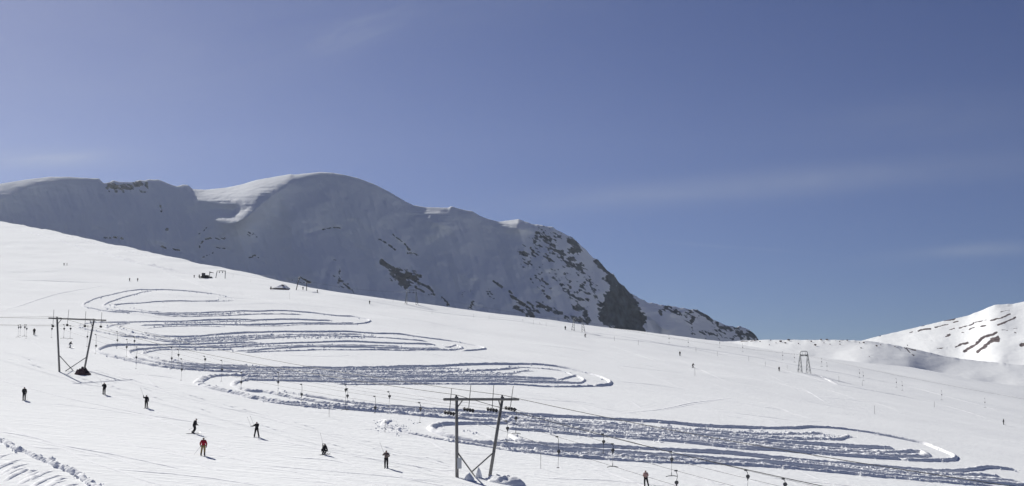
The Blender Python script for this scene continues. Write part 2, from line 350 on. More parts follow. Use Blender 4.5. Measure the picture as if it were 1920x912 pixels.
steep = np.interp(mc, [-700, 560, 700, 1000, 1150, 1230, 1423], [44, 44, 46, 47, 48, 43, 42])[None, :]*np.ones_like(PXm)
fold = 5*fbm(PXm/130+2, PYm/200, 3, 61)
theta = np.radians(steep+fold-(steep-19)*lit)
Zr = np.interp(mc, [-700, 0, 600, 1150, 1200, 1423, 2100], [2700, 2650, 2600, 2500, 2560, 2750, 2900])
Zm = np.empty_like(PXm); Zm[0] = Zr; Zd = np.zeros_like(mc); theta0 = np.radians(steep+fold); Zb = Zr.copy()
for i in range(1, nr):
    dpy = PYm[i]-PYm[i-1]; dv = Zm[i-1]/F*dpy
    look = (HOR-PYm[i])/F
    step0 = dv/(np.tan(theta0[i])-look); step1 = dv/np.maximum(np.tan(theta[i])-look, .13)
    Zb = Zb-step0; Zd = (Zd-(step1-step0))*np.where(lit[i] > .3, 1, .965)
    for _k in range(3):
        Zb = np.convolve(np.pad(Zb, 1, mode='edge'), [.25, .5, .25], 'valid'); Zd = np.convolve(np.pad(Zd, 1, mode='edge'), [.25, .5, .25], 'valid')
    Zm[i] = Zb+Zd
# cavities under the crevasse lines, hollow below the summit, rock relief
Zm += 26*seg_blob(PXm, PYm, [(610, 445), (660, 480), (690, 530)], 34, .9)
Zm -= 16*seg_blob(PXm, PYm, [(560, 420), (575, 470), (610, 540)], 30, .95)
Zm += 13*fbm(PXm/60, PYm/40, 4, 33)*np.clip(sdrop/25, 0, 1)
gl = PXm-.35*(PYm-380); Zm += 9*np.abs(fbm(gl/26, PYm/150, 4, 133))*np.clip(sdrop/30, 0, 1)-7*np.abs(fbm(gl/60+4, PYm/90, 3, 138))*np.clip(sdrop/30, 0, 1)
for pts_, r_, a_ in [([(372, 470), (380, 455), (395, 447), (420, 449), (424, 441)], 3, 5), ([(375, 492), (372, 470), (378, 440), (395, 424)], 4, 5), ([(403, 464), (432, 468)], 3, 5), ([(575, 437), (605, 430), (640, 427)], 4, 7), ([(195, 446), (232, 448)], 4, 4), ([(285, 462), (310, 465), (340, 474)], 5, 5), ([(620, 490), (612, 510), (606, 540)], 5, 8), ([(636, 505), (640, 530), (660, 552)], 4, 6), ([(540, 528), (560, 522), (580, 530)], 4, 5), ([(868, 528), (880, 552), (890, 530)], 6, 7), ([(470, 480), (500, 492)], 3, 4), ([(640, 437), (690, 480)], 5, 5), ([(720, 430), (790, 500)], 7, 5), ([(830, 470), (860, 560)], 9, 6), ([(920, 440), (960, 540)], 9, 6)]:
    Zm += a_*seg_blob(wx, wy, pts_, r_, .9)
Zm += np.clip(rockv, 0, 1)*(5*fbm(PXm/7, PYm/6, 3, 88))+fbm(PXm/14, PYm/9, 3, 90)*1.2*np.clip(sdrop/10, 0, 1)
Zm += 2.2*fbm((PXm-PYm*.4)/45, PYm/2.4, 3, 191)*np.clip(lit*2, 0, 1)*np.clip(sdrop/6, 0, 1)
Pmt = W(PXm, PYm, Zm)
bk = []
for s_ in np.geomspace(3, 900, 24)[::-1]:
    q = Pmt[0].copy(); rd = q[:, :2]/np.linalg.norm(q[:, :2], axis=1)[:, None]; q[:, :2] += rd*s_
    q[:, 2] += q[:, 2]/2600*s_-.03*s_-s_*.45*np.clip(s_/60, 0, 1); bk.append(q)
mountain = grid_mesh('mountain', np.concatenate([np.stack(bk), Pmt]), M['mount'], np.concatenate([np.zeros((24, len(mc))), rockv]))
tag(mountain, kind='structure')

# ------------------------------------------------------------ far snow ridge and right-hand hill
SHEET = {}
def far_sheet(name, sx, sy, Z0, th, x0, x1, ybot, rocks=(), amp=4, rough=.5, thmod=None, seed=0):
    c = np.arange(x0, x1, 1.6); yr = np.interp(c, sx, sy); yy = np.convolve(np.pad(yr, 12, mode='edge'), np.ones(25)/25, 'valid'); yd = yr-yy+fbm(c/9, c*0, 3, 4+seed)*rough
    n = 150; s_ = (np.linspace(0, 1, n)**1.3)[:, None]*(ybot-yy)[None, :]; py = yy[None, :]+s_+yd[None, :]*np.exp(-s_/3); px = np.repeat(c[None, :], n, 0)
    th_ = np.radians(th+3*fbm(px/60, py/25, 3, 14+seed)); z = np.empty_like(px); z[0] = np.interp(c, *Z0)
    if thmod is not None: th_ = th_+np.radians(thmod(px, py))
    r = np.zeros_like(px); ux = px+3*fbm(px/10, py/5, 3, 55); uy = py+1.2*fbm(px/10, py/5, 3, 56)
    for a in rocks: r = np.maximum(r, a[2]*seg_blob(ux, uy, a[0], a[1]*.72, .7))
    r = r+fbm(px/5, py/3, 3, 66)*.3*(r > .02)
    for i in range(1, n):
        z[i] = z[i-1]-z[i-1]/F*(py[i]-py[i-1])/(np.tan(th_[i])-(HOR-py[i])/F)
        for _k in range(8): z[i] = np.convolve(np.pad(z[i], 1, mode='edge'), [.25, .5, .25], 'valid')
    z = z+amp*fbm(px/40, py/14, 4, 71+seed)*np.clip(s_/8, 0, 1)+np.clip(r, 0, 1)*3*fbm(px/5, py/4, 2, 5)
    p = W(px, py, z); b = []; SHEET[name] = (c, py, z)
    for d in np.geomspace(2, 500, 18)[::-1]:
        q = p[0].copy(); rd = q[:, :2]/np.linalg.norm(q[:, :2], axis=1)[:, None]; q[:, :2] += rd*d; q[:, 2] += q[:, 2]/1200*d-.22*d*np.clip(d/30, .05, 1); b.append(q)
    o = grid_mesh(name, np.concatenate([np.stack(b), p]), M['hill'], np.concatenate([np.zeros((18, len(c))), r])); tag(o, kind='structure'); return o
def zc(L_, ox=1440, oy=550): return [(ox+x/4, oy+y/4) for x, y in L_]
hr = [(zc([(1120, 287), (1160, 272), (1220, 270)]), 2.2, .8), (zc([(1250, 255), (1350, 235)]), 2, .7), (zc([(1390, 220), (1430, 212)]), 1.6, .65), (zc([(1360, 275), (1400, 265)]), 1.8, .65),
      (zc([(1430, 260), (1520, 240), (1550, 218)]), 2, .72), (zc([(1560, 220), (1640, 200)]), 1.6, .62), (zc([(1500, 272), (1560, 250)]), 2, .7), (zc([(1600, 250), (1640, 243)]), 2.4, .7), (zc([(1335, 325), (1360, 308)]), 3, .75),
      (zc([(1405, 405), (1450, 385), (1500, 368)]), 3, .72), (zc([(1480, 435), (1560, 385), (1620, 330), (1720, 296)]), 4, .9), (zc([(1570, 440), (1640, 385), (1720, 335)]), 5, .85), (zc([(1690, 345), (1720, 350)]), 6, .9),
      (zc([(1670, 205), (1740, 190), (1820, 155)]), 2.6, .78), (zc([(1750, 142), (1810, 127)]), 2, .7), (zc([(1720, 240), (1790, 215), (1860, 180)]), 2.6, .82), (zc([(1840, 268), (1870, 262)]), 2, .7),
      (zc([(1270, 415), (1340, 403)]), 2, .66), (zc([(1900, 390), (1940, 370)]), 5, .9), (zc([(1060, 297), (1085, 290)]), 2, .66), (zc([(1275, 200), (1400, 194)]), 3.4, .95), (zc([(1750, 277), (1800, 280)]), 1.6, .6), (zc([(1850, 295), (1860, 300)]), 3, .6),
      (zc([(1455, 295), (1480, 297)]), 1.4, .6), (zc([(1540, 330)]), 1.5, .6), (zc([(1100, 250), (1180, 243)]), 1.4, .7), (zc([(830, 318), (845, 318)]), 1.6, .8), (zc([(1160, 360), (1240, 357)]), 1.2, .5)]
far_sheet('snow_hill', [1560, 1615, 1650, 1690, 1752, 1815, 1845, 1865, 1885, 1900, 1920, 2100, 2500], [655, 639.5, 630, 621, 606, 592, 580, 572, 570.5, 570, 566, 535, 520],
          ([1560, 2500], [1750, 1900]), 15, 1560, 2500, 760, hr, amp=2.6, rough=.6, seed=1)
def moraine(px, py):
    l = seg_blob(px, py, [(1600, 641), (1640, 643), (1690, 651), (1740, 663), (1800, 673), (1860, 677)], 2.5, .6)
    return 3*l
far_sheet('snow_ridge', [1300, 1360, 1400, 1450, 1560, 1620, 1645, 1677, 1727, 1765, 1802, 1860, 1920, 2200, 2500], [648, 641, 638.5, 637.5, 637.5, 639, 641.5, 647, 657.5, 667, 673, 679, 685, 705, 730],
          ([1300, 2500], [1250, 1350]), 7.5, 1300, 2500, 830, [(zc([(960, 400), (1000, 430)]), 1.5, .55), (zc([(1020, 405), (1100, 470)]), 1.6, .6), (zc([(1040, 410), (1110, 428)]), 2, .6), (zc([(1085, 497)]), 1.5, .7), (zc([(1450, 525)]), 1.4, .6), (zc([(1560, 527)]), 1.4, .6),
          (zc([(-200, 365), (-60, 352)]), 1.5, .6), (zc([(130, 350), (600, 352)]), .9, .5)], amp=.8, rough=.8, thmod=moraine, seed=2)
# ------------------------------------------------------------ ploughed serpentine: windrows of snow along a winding track
def resample(pts, step):
    p = np.array(pts, float); n = len(p)
    if n > 2:                                              # Catmull-Rom through the surveyed points
        q = [p[0]*2-p[1]]+list(p)+[p[-1]*2-p[-2]]; o = []
        for i in range(1, n):
            a, b, c, d = q[i-1], q[i], q[i+1], q[i+2]; m = max(2, int(np.hypot(*(c-b))/2))
            t = np.linspace(0, 1, m, endpoint=False)[:, None]
            t1, t2 = (c-a)*.5*.8, (d-b)*.5*.8
            o.append((2*t**3-3*t*t+1)*b+(t**3-2*t*t+t)*t1+(-2*t**3+3*t*t)*c+(t**3-t*t)*t2)
        p = np.concatenate(o+[p[-1:]])
    s = np.concatenate([[0], np.cumsum(np.hypot(*np.diff(p, axis=0).T))]); m = max(4, int(s[-1]/step))
    ss = np.linspace(0, s[-1], m); return np.stack([np.interp(ss, s, p[:, 0]), np.interp(ss, s, p[:, 1])], 1)
BV, BF, boff = [], [], 0
def berm(pts, H=.62, w=.85, rough=.35, taper=14, step=.8, store=None):
    global boff
    q = resample(pts, step); n = len(q); g = ground(q[:, 0], q[:, 1])
    tx = np.gradient(g[:, 0]); ty = np.gradient(g[:, 1]); k = 5
    tx = np.convolve(np.pad(tx, k, mode='edge'), np.ones(2*k+1)/(2*k+1), 'valid'); ty = np.convolve(np.pad(ty, k, mode='edge'), np.ones(2*k+1)/(2*k+1), 'valid')
    l = np.hypot(tx, ty)+1e-9; nx, ny = -ty/l, tx/l
    # ground gradient there
    ga = ground(q[:, 0]+1, q[:, 1]); gb = ground(q[:, 0], q[:, 1]+1)
    a, b = ga-g, gb-g; nn = np.cross(a, b); sx, sy = -nn[:, 0]/nn[:, 2], -nn[:, 1]/nn[:, 2]
    sx = np.clip(sx, -.4, .4); sy = np.clip(sy, -.4, .4)
    o = np.linspace(-1, 1, 9); j = np.arange(n); s = np.concatenate([[0], np.cumsum(np.hypot(np.diff(g[:, 0]), np.diff(g[:, 1])))])
    var = 1+rough*fbm(s/1.3, s*0+boff*.01, 3, 3)+.25*fbm(s/14, s*0, 2, 8)
    end = np.clip(np.minimum(j, n-1-j)/taper, 0.05, 1)
    ww = w*(1+.25*fbm(s/3, s*0+5, 2, 12))
    off = o[None, :]*ww[:, None]; X = g[:, 0:1]+nx[:, None]*off; Y = g[:, 1:2]+ny[:, None]*off
    prof = (1-np.abs(o)**1.7)[None, :]*H*(var*end)[:, None]
    prof = prof+H*rough*.55*fbm(X/.35, Y/.35, 2, 31)*(1-np.abs(o)**3)[None, :]*end[:, None]
    prof[:, 0] = -.25; prof[:, -1] = -.25
    Zz = g[:, 2:3]+sx[:, None]*(X-g[:, 0:1])+sy[:, None]*(Y-g[:, 1:2])+prof
    V = np.stack([X, Y, Zz], -1).reshape(-1, 3); i = np.arange(n*9).reshape(n, 9)+boff
    BV.append(V); BF.append(np.stack([i[:-1, :-1], i[:-1, 1:], i[1:, 1:], i[1:, :-1]], -1).reshape(-1, 4)); boff += n*9
SMOOTH, ROUGH = .22, .6
def Z6(ox, oy, sc, l): return [(ox+x/sc, oy+y/sc) for x, y in l]
z5 = lambda l: Z6(140, 530, 5.366, l)       # loops at the upper left
zA = lambda l: Z6(480, 500, 4, l); zB = lambda l: Z6(960, 560, 4, l); zC = lambda l: Z6(960, 684, 4, l)
zD = lambda l: Z6(1440, 684, 4, l); zE = lambda l: Z6(480, 684, 4, l); zF = lambda l: Z6(0, 684, 4, l)
LINES = [
 # first loop
 (z5([(1620, 185), (1590, 165), (1450, 130), (1200, 98), (900, 76), (780, 74), (640, 70), (500, 95), (380, 130), (250, 160), (150, 195), (90, 222), (95, 240), (160, 258), (260, 275), (380, 295), (560, 305)])+zA([(-160, 345)])[:0], .45, SMOOTH),
 (z5([(780, 88), (680, 105), (560, 140), (450, 172), (360, 205), (290, 238), (330, 262), (420, 285), (540, 295), (640, 300), (800, 318), (1000, 330), (1100, 340)]), .45, SMOOTH),
 (z5([(1425, 152), (1445, 175), (1390, 190), (1200, 198), (1000, 198), (830, 202), (650, 215), (500, 228), (390, 238), (430, 260), (520, 290), (560, 300)]), .42, SMOOTH),
 (z5([(1610, 182), (1530, 190), (1460, 192), (1330, 200)]), .3, ROUGH),
 (z5([(570, 265), (640, 280), (760, 300), (900, 310)]), .4, ROUGH),
 # first long leg
 (z5([(880, 312), (1050, 318), (1300, 312), (1500, 305), (1650, 293)])+zA([(0, 335), (130, 328), (300, 335), (460, 350), (600, 370), (720, 380), (830, 402), (855, 412), (840, 420), (740, 430), (600, 433)]), .5, SMOOTH),
 (z5([(800, 325), (1000, 342), (1150, 348), (1350, 345), (1550, 340), (1717, 330)])+zA([(60, 358), (200, 355), (350, 360)]), .45, ROUGH),
 (z5([(1000, 332), (1200, 332), (1450, 325), (1600, 318)]), .45, ROUGH),
 (z5([(210, 405), (400, 408), (620, 405), (900, 395), (1200, 385), (1450, 382), (1717, 380)])+zA([(0, 408), (300, 402), (580, 402)]), .5, SMOOTH),
 (z5([(650, 440), (900, 438), (1100, 432), (1400, 428), (1717, 432)])+zA([(0, 438), (300, 432), (600, 428), (720, 420), (700, 405)]), .5, SMOOTH),
 (z5([(900, 415), (1200, 405), (1500, 398), (1717, 395)]), .35, ROUGH),
 (zA([(0, 448), (200, 445), (450, 438), (700, 432)]), .3, ROUGH),
 (z5([(700, 470), (900, 455), (1250, 445), (1500, 447)]), .35, ROUGH),
 # second loop
 (z5([(40, 425), (30, 445), (100, 470), (200, 490), (330, 515), (500, 545), (700, 560), (850, 585), (1050, 605)]), .5, ROUGH),
 (z5([(210, 405), (120, 415), (60, 430)]), .35, ROUGH),
 (z5([(560, 420), (400, 432), (310, 460), (380, 495), (500, 525), (640, 555), (800, 570), (1000, 590), (1100, 595)]), .45, ROUGH),
 (z5([(500, 425), (440, 460), (560, 500), (650, 520), (800, 545), (950, 560)]), .35, ROUGH),
 (z5([(690, 495), (780, 520), (900, 545), (1050, 555), (1200, 550), (1350, 540), (1550, 525), (1717, 512)])+zA([(0, 497), (200, 490), (500, 490), (700, 492), (900, 506), (1080, 512), (1250, 535), (1450, 558), (1560, 578), (1680, 605), (1715, 622), (1640, 635), (1540, 637)]), .55, SMOOTH),
 (zA([(0, 548), (160, 535), (400, 520), (640, 525), (900, 535), (1150, 555), (1300, 570)]), .45, ROUGH),
 (zA([(0, 520), (250, 512), (480, 508), (800, 512)]), .4, ROUGH),
 (z5([(1050, 575), (1250, 568), (1500, 560), (1717, 548)]), .5, ROUGH),
 (z5([(1100, 600), (1300, 590), (1500, 580), (1717, 565)])+zA([(100, 530), (300, 528)]), .5, ROUGH),
 (zA([(0, 588), (200, 578), (450, 570), (700, 564), (900, 572), (1150, 583), (1350, 595)]), .5, SMOOTH),
 (zA([(0, 625), (200, 612), (450, 604), (700, 606), (950, 612), (1200, 618), (1400, 622)]), .5, SMOOTH),
 (zA([(1395, 600), (1440, 612), (1500, 592), (1545, 618), (1470, 630), (1350, 628), (1100, 625)]), .5, ROUGH),
 (zA([(0, 602), (250, 596), (500, 590), (800, 592), (1100, 600)]), .35, ROUGH),
 (zA([(0, 640), (200, 632), (500, 627), (900, 628), (1200, 632)]), .4, ROUGH),
 # third loop
 (z5([(1717, 610), (1450, 615), (1250, 622), (1000, 625), (800, 632), (600, 630), (450, 630), (330, 640), (240, 670), (230, 690), (290, 720), (380, 745), (520, 780), (680, 812), (800, 840), (1000, 862), (1200, 880), (1400, 890)])+zE([(-150, 62), (0, 62)])[:0], .55, SMOOTH),
 (z5([(250, 690), (350, 740), (470, 772), (600, 800), (750, 825), (900, 855), (1100, 872), (1300, 885), (1500, 895), (1717, 900)]), .5, ROUGH),
 (z5([(1717, 645), (1450, 655), (1200, 655), (1000, 650), (850, 655), (720, 665), (600, 675), (540, 700), (570, 735), (640, 765), (760, 790), (900, 820), (1050, 845), (1200, 855), (1400, 862), (1717, 870)]), .5, SMOOTH),
 (z5([(1600, 672), (1350, 680), (1100, 672), (900, 670), (760, 685), (690, 710), (760, 745), (880, 780), (1000, 800), (1150, 820), (1400, 832), (1717, 838)]), .42, ROUGH),
 (z5([(960, 760), (1050, 780), (1150, 805), (1300, 818), (1500, 828), (1717, 845)]), .45, SMOOTH),
 (z5([(1250, 640), (1400, 640), (1600, 630), (1717, 622)])+zA([(0, 610), (100, 607)])[:0], .45, ROUGH),
 (z5([(1600, 690), (1717, 685)])+zA([(0, 655)])[:0], .4, ROUGH),
 # third / fourth legs
 (zA([(-200, 752), (0, 757), (300, 760), (650, 762), (1000, 758), (1350, 752), (1550, 740), (1700, 733), (1900, 735)])+zB([(150, 497), (350, 520), (560, 565), (680, 600), (735, 628), (720, 648), (600, 655)]), .6, SMOOTH),
 (zA([(0, 785), (300, 785), (700, 790), (1100, 792), (1400, 792), (1700, 780), (1918, 765)]), .5, ROUGH),
 (zA([(0, 825), (300, 822), (700, 825), (1000, 828), (1400, 828), (1918, 832)])+zB([(150, 598), (280, 600), (345, 600)]), .55, SMOOTH),
 (zB([(330, 590), (360, 605), (470, 585), (540, 610), (500, 632), (350, 630), (150, 628), (0, 625)]), .5, SMOOTH),
 (zA([(0, 855), (300, 862), (600, 868), (900, 866), (1300, 862), (1918, 862)]), .5, SMOOTH),
 (zA([(200, 840), (500, 845), (900, 848), (1300, 845), (1918, 845)])+zB([(200, 615), (450, 622)]), .45, ROUGH),
 (zA([(600, 885), (900, 885), (1300, 880), (1918, 885)])+zB([(200, 658), (400, 660), (640, 655)]), .45, ROUGH),
 (zA([(1400, 810), (1700, 812), (1918, 800)])+zB([(60, 545), (160, 542)]), .4, ROUGH),
 (zB([(0, 515), (200, 525), (380, 550), (480, 585)]), .3, ROUGH),
 (zA([(0, 800), (400, 805), (800, 808), (1300, 808)]), .45, ROUGH), (zA([(0, 770), (400, 775), (900, 772), (1500, 765)]), .4, ROUGH),
 # fourth loop (left end)
 (zE([(700, 95), (300, 90), (0, 92)])+zF([(1850, 85), (1700, 82), (1580, 95), (1500, 130), (1490, 150), (1560, 180), (1680, 210), (1800, 235), (1900, 262)])+zE([(60, 272), (200, 295), (400, 315), (560, 330), (700, 345), (900, 362), (1100, 378), (1300, 398), (1500, 410), (1700, 425), (1918, 440)]), .6, ROUGH),
 (zF([(1510, 155), (1650, 195), (1780, 225), (1900, 255)])+zE([(60, 280), (200, 305), (400, 325), (600, 345)]), .4, ROUGH),
 (zE([(560, 132), (300, 122), (60, 112)])+zF([(1880, 112), (1780, 135), (1750, 160), (1800, 190), (1880, 212)])+zE([(60, 215), (200, 245), (400, 280), (600, 312), (800, 330), (1000, 345), (1200, 355), (1480, 370)]), .5, ROUGH),
 (zE([(330, 235), (480, 260), (640, 288), (850, 312), (1050, 328), (1250, 342), (1500, 352), (1750, 368), (1918, 378)])+zC([(200, 388), (400, 398), (600, 408), (800, 420), (1050, 432), (1250, 448), (1400, 463), (1600, 472), (1918, 480)])+zD([(200, 480), (300, 470), (420, 472), (560, 485), (720, 507), (900, 540), (1050, 570), (1200, 605), (1330, 655), (1400, 690), (1380, 715), (1300, 722), (1150, 722), (1000, 716)]), .56, SMOOTH),
 (zE([(170, 190), (220, 215), (330, 240)]), .35, ROUGH),
 # fifth leg, mid windrows
 (zC([(0, 412), (300, 425), (600, 445), (850, 462), (1000, 475), (1150, 485), (1400, 500), (1700, 520), (1918, 525)])+zD([(200, 520), (330, 520), (400, 512)]), .5, ROUGH),
 (zE([(1500, 385), (1700, 395), (1918, 408)])+zC([(200, 440), (450, 462), (700, 480), (950, 510), (1200, 530), (1500, 550), (1700, 570), (1918, 578)])+zD([(200, 590), (400, 605), (650, 622), (850, 630), (950, 635)]), .6, SMOOTH),
 (zC([(0, 455), (300, 475), (600, 505), (850, 530), (1050, 552), (1300, 580), (1500, 600), (1750, 620), (1918, 632)])+zD([(150, 635), (400, 648), (700, 662), (900, 668), (1050, 655), (1150, 650), (1190, 682), (1120, 692), (900, 686), (600, 672)]), .62, ROUGH),
 (zC([(0, 492), (200, 505), (400, 528), (600, 545), (800, 552), (1000, 568), (1250, 590), (1450, 610), (1700, 635), (1918, 645)])+zD([(200, 662), (500, 682), (800, 700), (1000, 712)]), .55, SMOOTH),
 (zC([(200, 470), (500, 495), (800, 520), (1100, 540), (1400, 570), (1700, 590)]), .5, ROUGH),
 (zC([(0, 430), (400, 450), (700, 468), (1000, 492), (1300, 512), (1600, 535), (1918, 548)])+zD([(200, 560), (400, 560), (520, 565), (600, 540), (640, 548)]), .5, ROUGH),
 (zC([(900, 470), (1200, 500), (1500, 525), (1918, 560)]), .5, ROUGH), (zC([(850, 560), (1100, 575), (1400, 605), (1700, 638), (1850, 650)]), .4, ROUGH),
 (zC([(1000, 520), (1300, 545), (1600, 570), (1918, 600)])+zD([(200, 615), (500, 640), (800, 655)]), .55, ROUGH),
 # fifth loop (left end) and sixth leg
 (zE([(1900, 445), (1700, 452), (1500, 455), (1370, 462), (1310, 485), (1340, 510), (1450, 545), (1600, 575), (1750, 598), (1918, 615)])+zC([(150, 628), (350, 645), (550, 655), (800, 668), (1000, 680), (1200, 695), (1400, 712), (1650, 730), (1918, 745)])+zD([(200, 762), (450, 785), (700, 812), (900, 838), (1200, 862), (1500, 880), (1918, 908), (2300, 940)]), .62, SMOOTH),
 (zE([(930, 435), (990, 425), (960, 460), (1040, 485), (1150, 515), (1300, 545), (1450, 572), (1600, 595), (1750, 618), (1918, 645)])+zC([(150, 660), (350, 685), (600, 705), (850, 722), (1100, 733), (1400, 742), (1700, 757), (1918, 768)])+zD([(200, 785), (500, 812), (800, 842), (1050, 862), (1350, 888), (1700, 915)]), .42, ROUGH),
 (zC([(20, 520), (10, 545), (60, 575), (200, 598), (350, 612), (550, 618), (750, 625), (1000, 640), (1250, 655), (1500, 665), (1700, 682), (1918, 705)])+zD([(120, 715), (300, 735), (500, 750), (750, 768), (950, 785), (1150, 800), (1300, 806), (1420, 802), (1530, 788), (1650, 775), (1780, 785), (1870, 800)]), .6, SMOOTH),
 (zC([(500, 668), (800, 690), (1100, 705), (1400, 725), (1700, 742), (1918, 758)]), .5, ROUGH),
 (zD([(100, 720), (400, 750), (600, 775), (800, 795), (1000, 815), (1200, 835), (1400, 850), (1700, 862), (1918, 890)]), .5, ROUGH),
 (zD([(400, 745), (700, 780), (1000, 803), (1300, 822), (1500, 828), (1650, 830), (1750, 848)]), .5, ROUGH),
 (zD([(0, 735), (300, 762), (600, 795), (900, 825), (1200, 852), (1500, 870), (1918, 895)]), .5, ROUGH),
 (zE([(1560, 500), (1640, 520), (1700, 545)]), .2, ROUGH), (zE([(1780, 580), (1850, 570), (1918, 575)]), .25, ROUGH),
]
def ext(pts):
    pts = list(pts)
    def near(x): return any(abs(x-v) < 2.5 for v in (460, 480, 959.5, 960, 1439.5, 1440))
    for e, f_ in ((0, 1), (-1, -2)):
        (x, y), (x2, y2) = pts[e], pts[f_]
        if near(x) and abs(x-x2) > 4:
            d = 24 if 455 < x < 485 else 12; sg = 1 if x > x2 else -1
            q = (x+sg*d, y+(y-y2)/(x-x2)*sg*d); pts = [q]+pts if e == 0 else pts+[q]
    return pts
LINES = [(ext(a), b, c) for a, b, c in LINES]
random.seed(3)
for pts, H, rg in LINES:
    berm(pts, H*(.78 if rg == SMOOTH else .66), H*(1.1 if rg == SMOOTH else 1.5), rg)
# foreground windrow at the lower left
FG = zF([(-60, 575), (30, 585), (80, 622), (130, 655), (200, 672), (260, 705), (340, 735), (420, 770), (500, 805), (590, 840), (650, 885), (720, 925), (800, 975)])
berm(FG, .30, .42, .75)
me = raw_mesh(np.concatenate(BV), np.concatenate(BF), True); bo = link('snow_windrows', me, M['berm']); tag(bo, kind='structure')
# faint tracks: shallow ruts and low ridges
BV, BF, boff = [], [], 0
TR = [([(0, 421), (60, 437), (130, 457), (200, 477), (260, 494), (330, 508), (370, 516)], 1.1), ([(-20, 423), (28, 430), (52, 436)], .3), ([(0, 525), (90, 526), (150, 528), (215, 531)], .42), ([(70, 430), (200, 462), (330, 492)], .6), ([(100, 440), (240, 482), (360, 530), (430, 560)], .4), ([(340, 520), (400, 540), (470, 556), (560, 580)], .4), ([(-10, 587), (40, 572), (90, 557), (150, 545), (205, 532)], .32),
      ([(1085, 622), (1160, 631), (1240, 645), (1330, 658), (1420, 672), (1510, 690), (1600, 706), (1700, 725), (1800, 752), (1920, 783)], .22), ([(1100, 630), (1200, 641), (1280, 652), (1400, 676), (1500, 702), (1580, 722), (1700, 744), (1800, 768), (1870, 789)], .22),
      ([(1524, 702), (1545, 708), (1570, 720), (1592, 724)], .7), ([(1500, 699), (1530, 710), (1570, 722)], .3), ([(782, 575), (800, 578), (812, 581)], .5), ([(1102, 623), (1120, 629), (1135, 632)], .5),
      ([(590, 552), (700, 567), (800, 582), (900, 594), (1000, 608), (1080, 620)], .2), ([(425, 523), (470, 530), (510, 541)], .25),
      ([(-20, 808), (60, 822), (130, 840), (220, 856), (300, 872), (360, 884)], .14), ([(380, 830), (430, 845), (480, 862)], .08),
      ([(960, 800), (1100, 790)], .02), ([(1160, 775), (1240, 768), (1300, 755), (1370, 748)], .16), ([(1240, 770), (1290, 760), (1350, 750)], .12), ([(1520, 745), (1600, 752), (1660, 764)], .12), ([(1340, 770), (1500, 790)], .08),
      ([(880, 590), (1000, 606), (1150, 650), (1280, 695)], .08), ([(700, 590), (830, 610), (960, 640)], .12), ([(350, 575), (500, 570), (640, 580), (760, 600), (900, 622)], .06),
      ([(965, 643), (1100, 660), (1180, 680), (1300, 705)], .14), ([(1120, 680), (1200, 692), (1290, 702)], .1), ([(1000, 630), (1060, 640), (1150, 662)], .1), ([(500, 630+35), (620, 668), (690, 664)], .1),
      ([(220, 700), (330, 712), (420, 745)], .08), ([(270, 706), (290, 725), (320, 742)], .06), ([(80, 695), (150, 720), (260, 735)], .1), ([(-10, 712), (120, 745), (280, 778), (420, 800)], .08), ([(200, 880), (380, 895), (500, 912)], .06), ([(480, 870), (700, 890), (850, 905)], .06),
      ([(500, 820), (640, 850), (860, 885)], .06), ([(1000, 893), (1150, 900), (1300, 915)], .07), ([(1420, 893), (1600, 912), (1700, 930)], .07), ([(960, 905), (985, 915)], .2),
      ([(60, 640), (80, 655), (92, 665)], .14), ([(1440, 735), (1500, 750)], .15), ([(1300, 700), (1400, 722), (1500, 748), (1640, 775)], .1)]
rr = random.Random(5)
for i in range(230):                                                # skiers' tracks down the fall line
    px = rr.uniform(-50, 1500); py = rr.uniform(float(edge(px))+25, 900); ln = rr.uniform(60, 260); sl_ = rr.uniform(.16, .36)-(.12 if py < 620 else 0)
    TR.append(([(px+ln*u, py+ln*u*sl_+rr.uniform(-2, 2)+6*math.sin(u*5+i)*rr.random()) for u in (0, .25, .5, .75, 1)], rr.choice((.02, .03, .04, .07))))
for pts, H in TR: berm(pts, H*.6 if H < .1 else H*(.8 if H >= .5 else .38), max(.35, H*2.0), .5, taper=40, step=1.6)
# melt ribs below the foreground windrow
for i in range(26):
    x0 = rr.uniform(-20, 150); y0 = 838+(x0)*.43+rr.uniform(4, 26); ln = rr.uniform(18, 60)
    berm([(x0, y0), (x0-ln*.5, y0+ln*.14), (x0-ln, y0+ln*.42)], rr.uniform(.07, .16), .28, .5, taper=12)
me = raw_mesh(np.concatenate(BV), np.concatenate(BF), True); to = link('ski_tracks', me, M['berm']); tag(to, kind='structure')
# broken snow clods
bmi = bmesh.new(); bmesh.ops.create_icosphere(bmi, subdivisions=1, radius=1); bmi.verts.ensure_lookup_table()
IV = np.array([v.co[:] for v in bmi.verts]); IF = np.array([[v.index for v in f.verts] for f in bmi.faces]); bmi.free()
def clods(name, P, s):
    n = len(P); k = len(IV); V = np.repeat(IV[None], n, 0)*(1+rng.uniform(-.35, .35, (n, k, 1)))
    V *= s[:, None, None]*rng.uniform(.7, 1.3, (n, 1, 3)); a = rng.uniform(0, 6.28, n); ca, sa = np.cos(a)[:, None], np.sin(a)[:, None]
    V = np.stack([V[..., 0]*ca-V[..., 1]*sa, V[..., 0]*sa+V[..., 1]*ca, V[..., 2]], -1)+P[:, None, :]
    Fa = (IF[None]+(np.arange(n)*k)[:, None, None]).reshape(-1, 3)
    o = link(name, raw_mesh(V.reshape(-1, 3), Fa), M['berm']); tag(o, kind='stuff'); return o
CP, CS = [], []
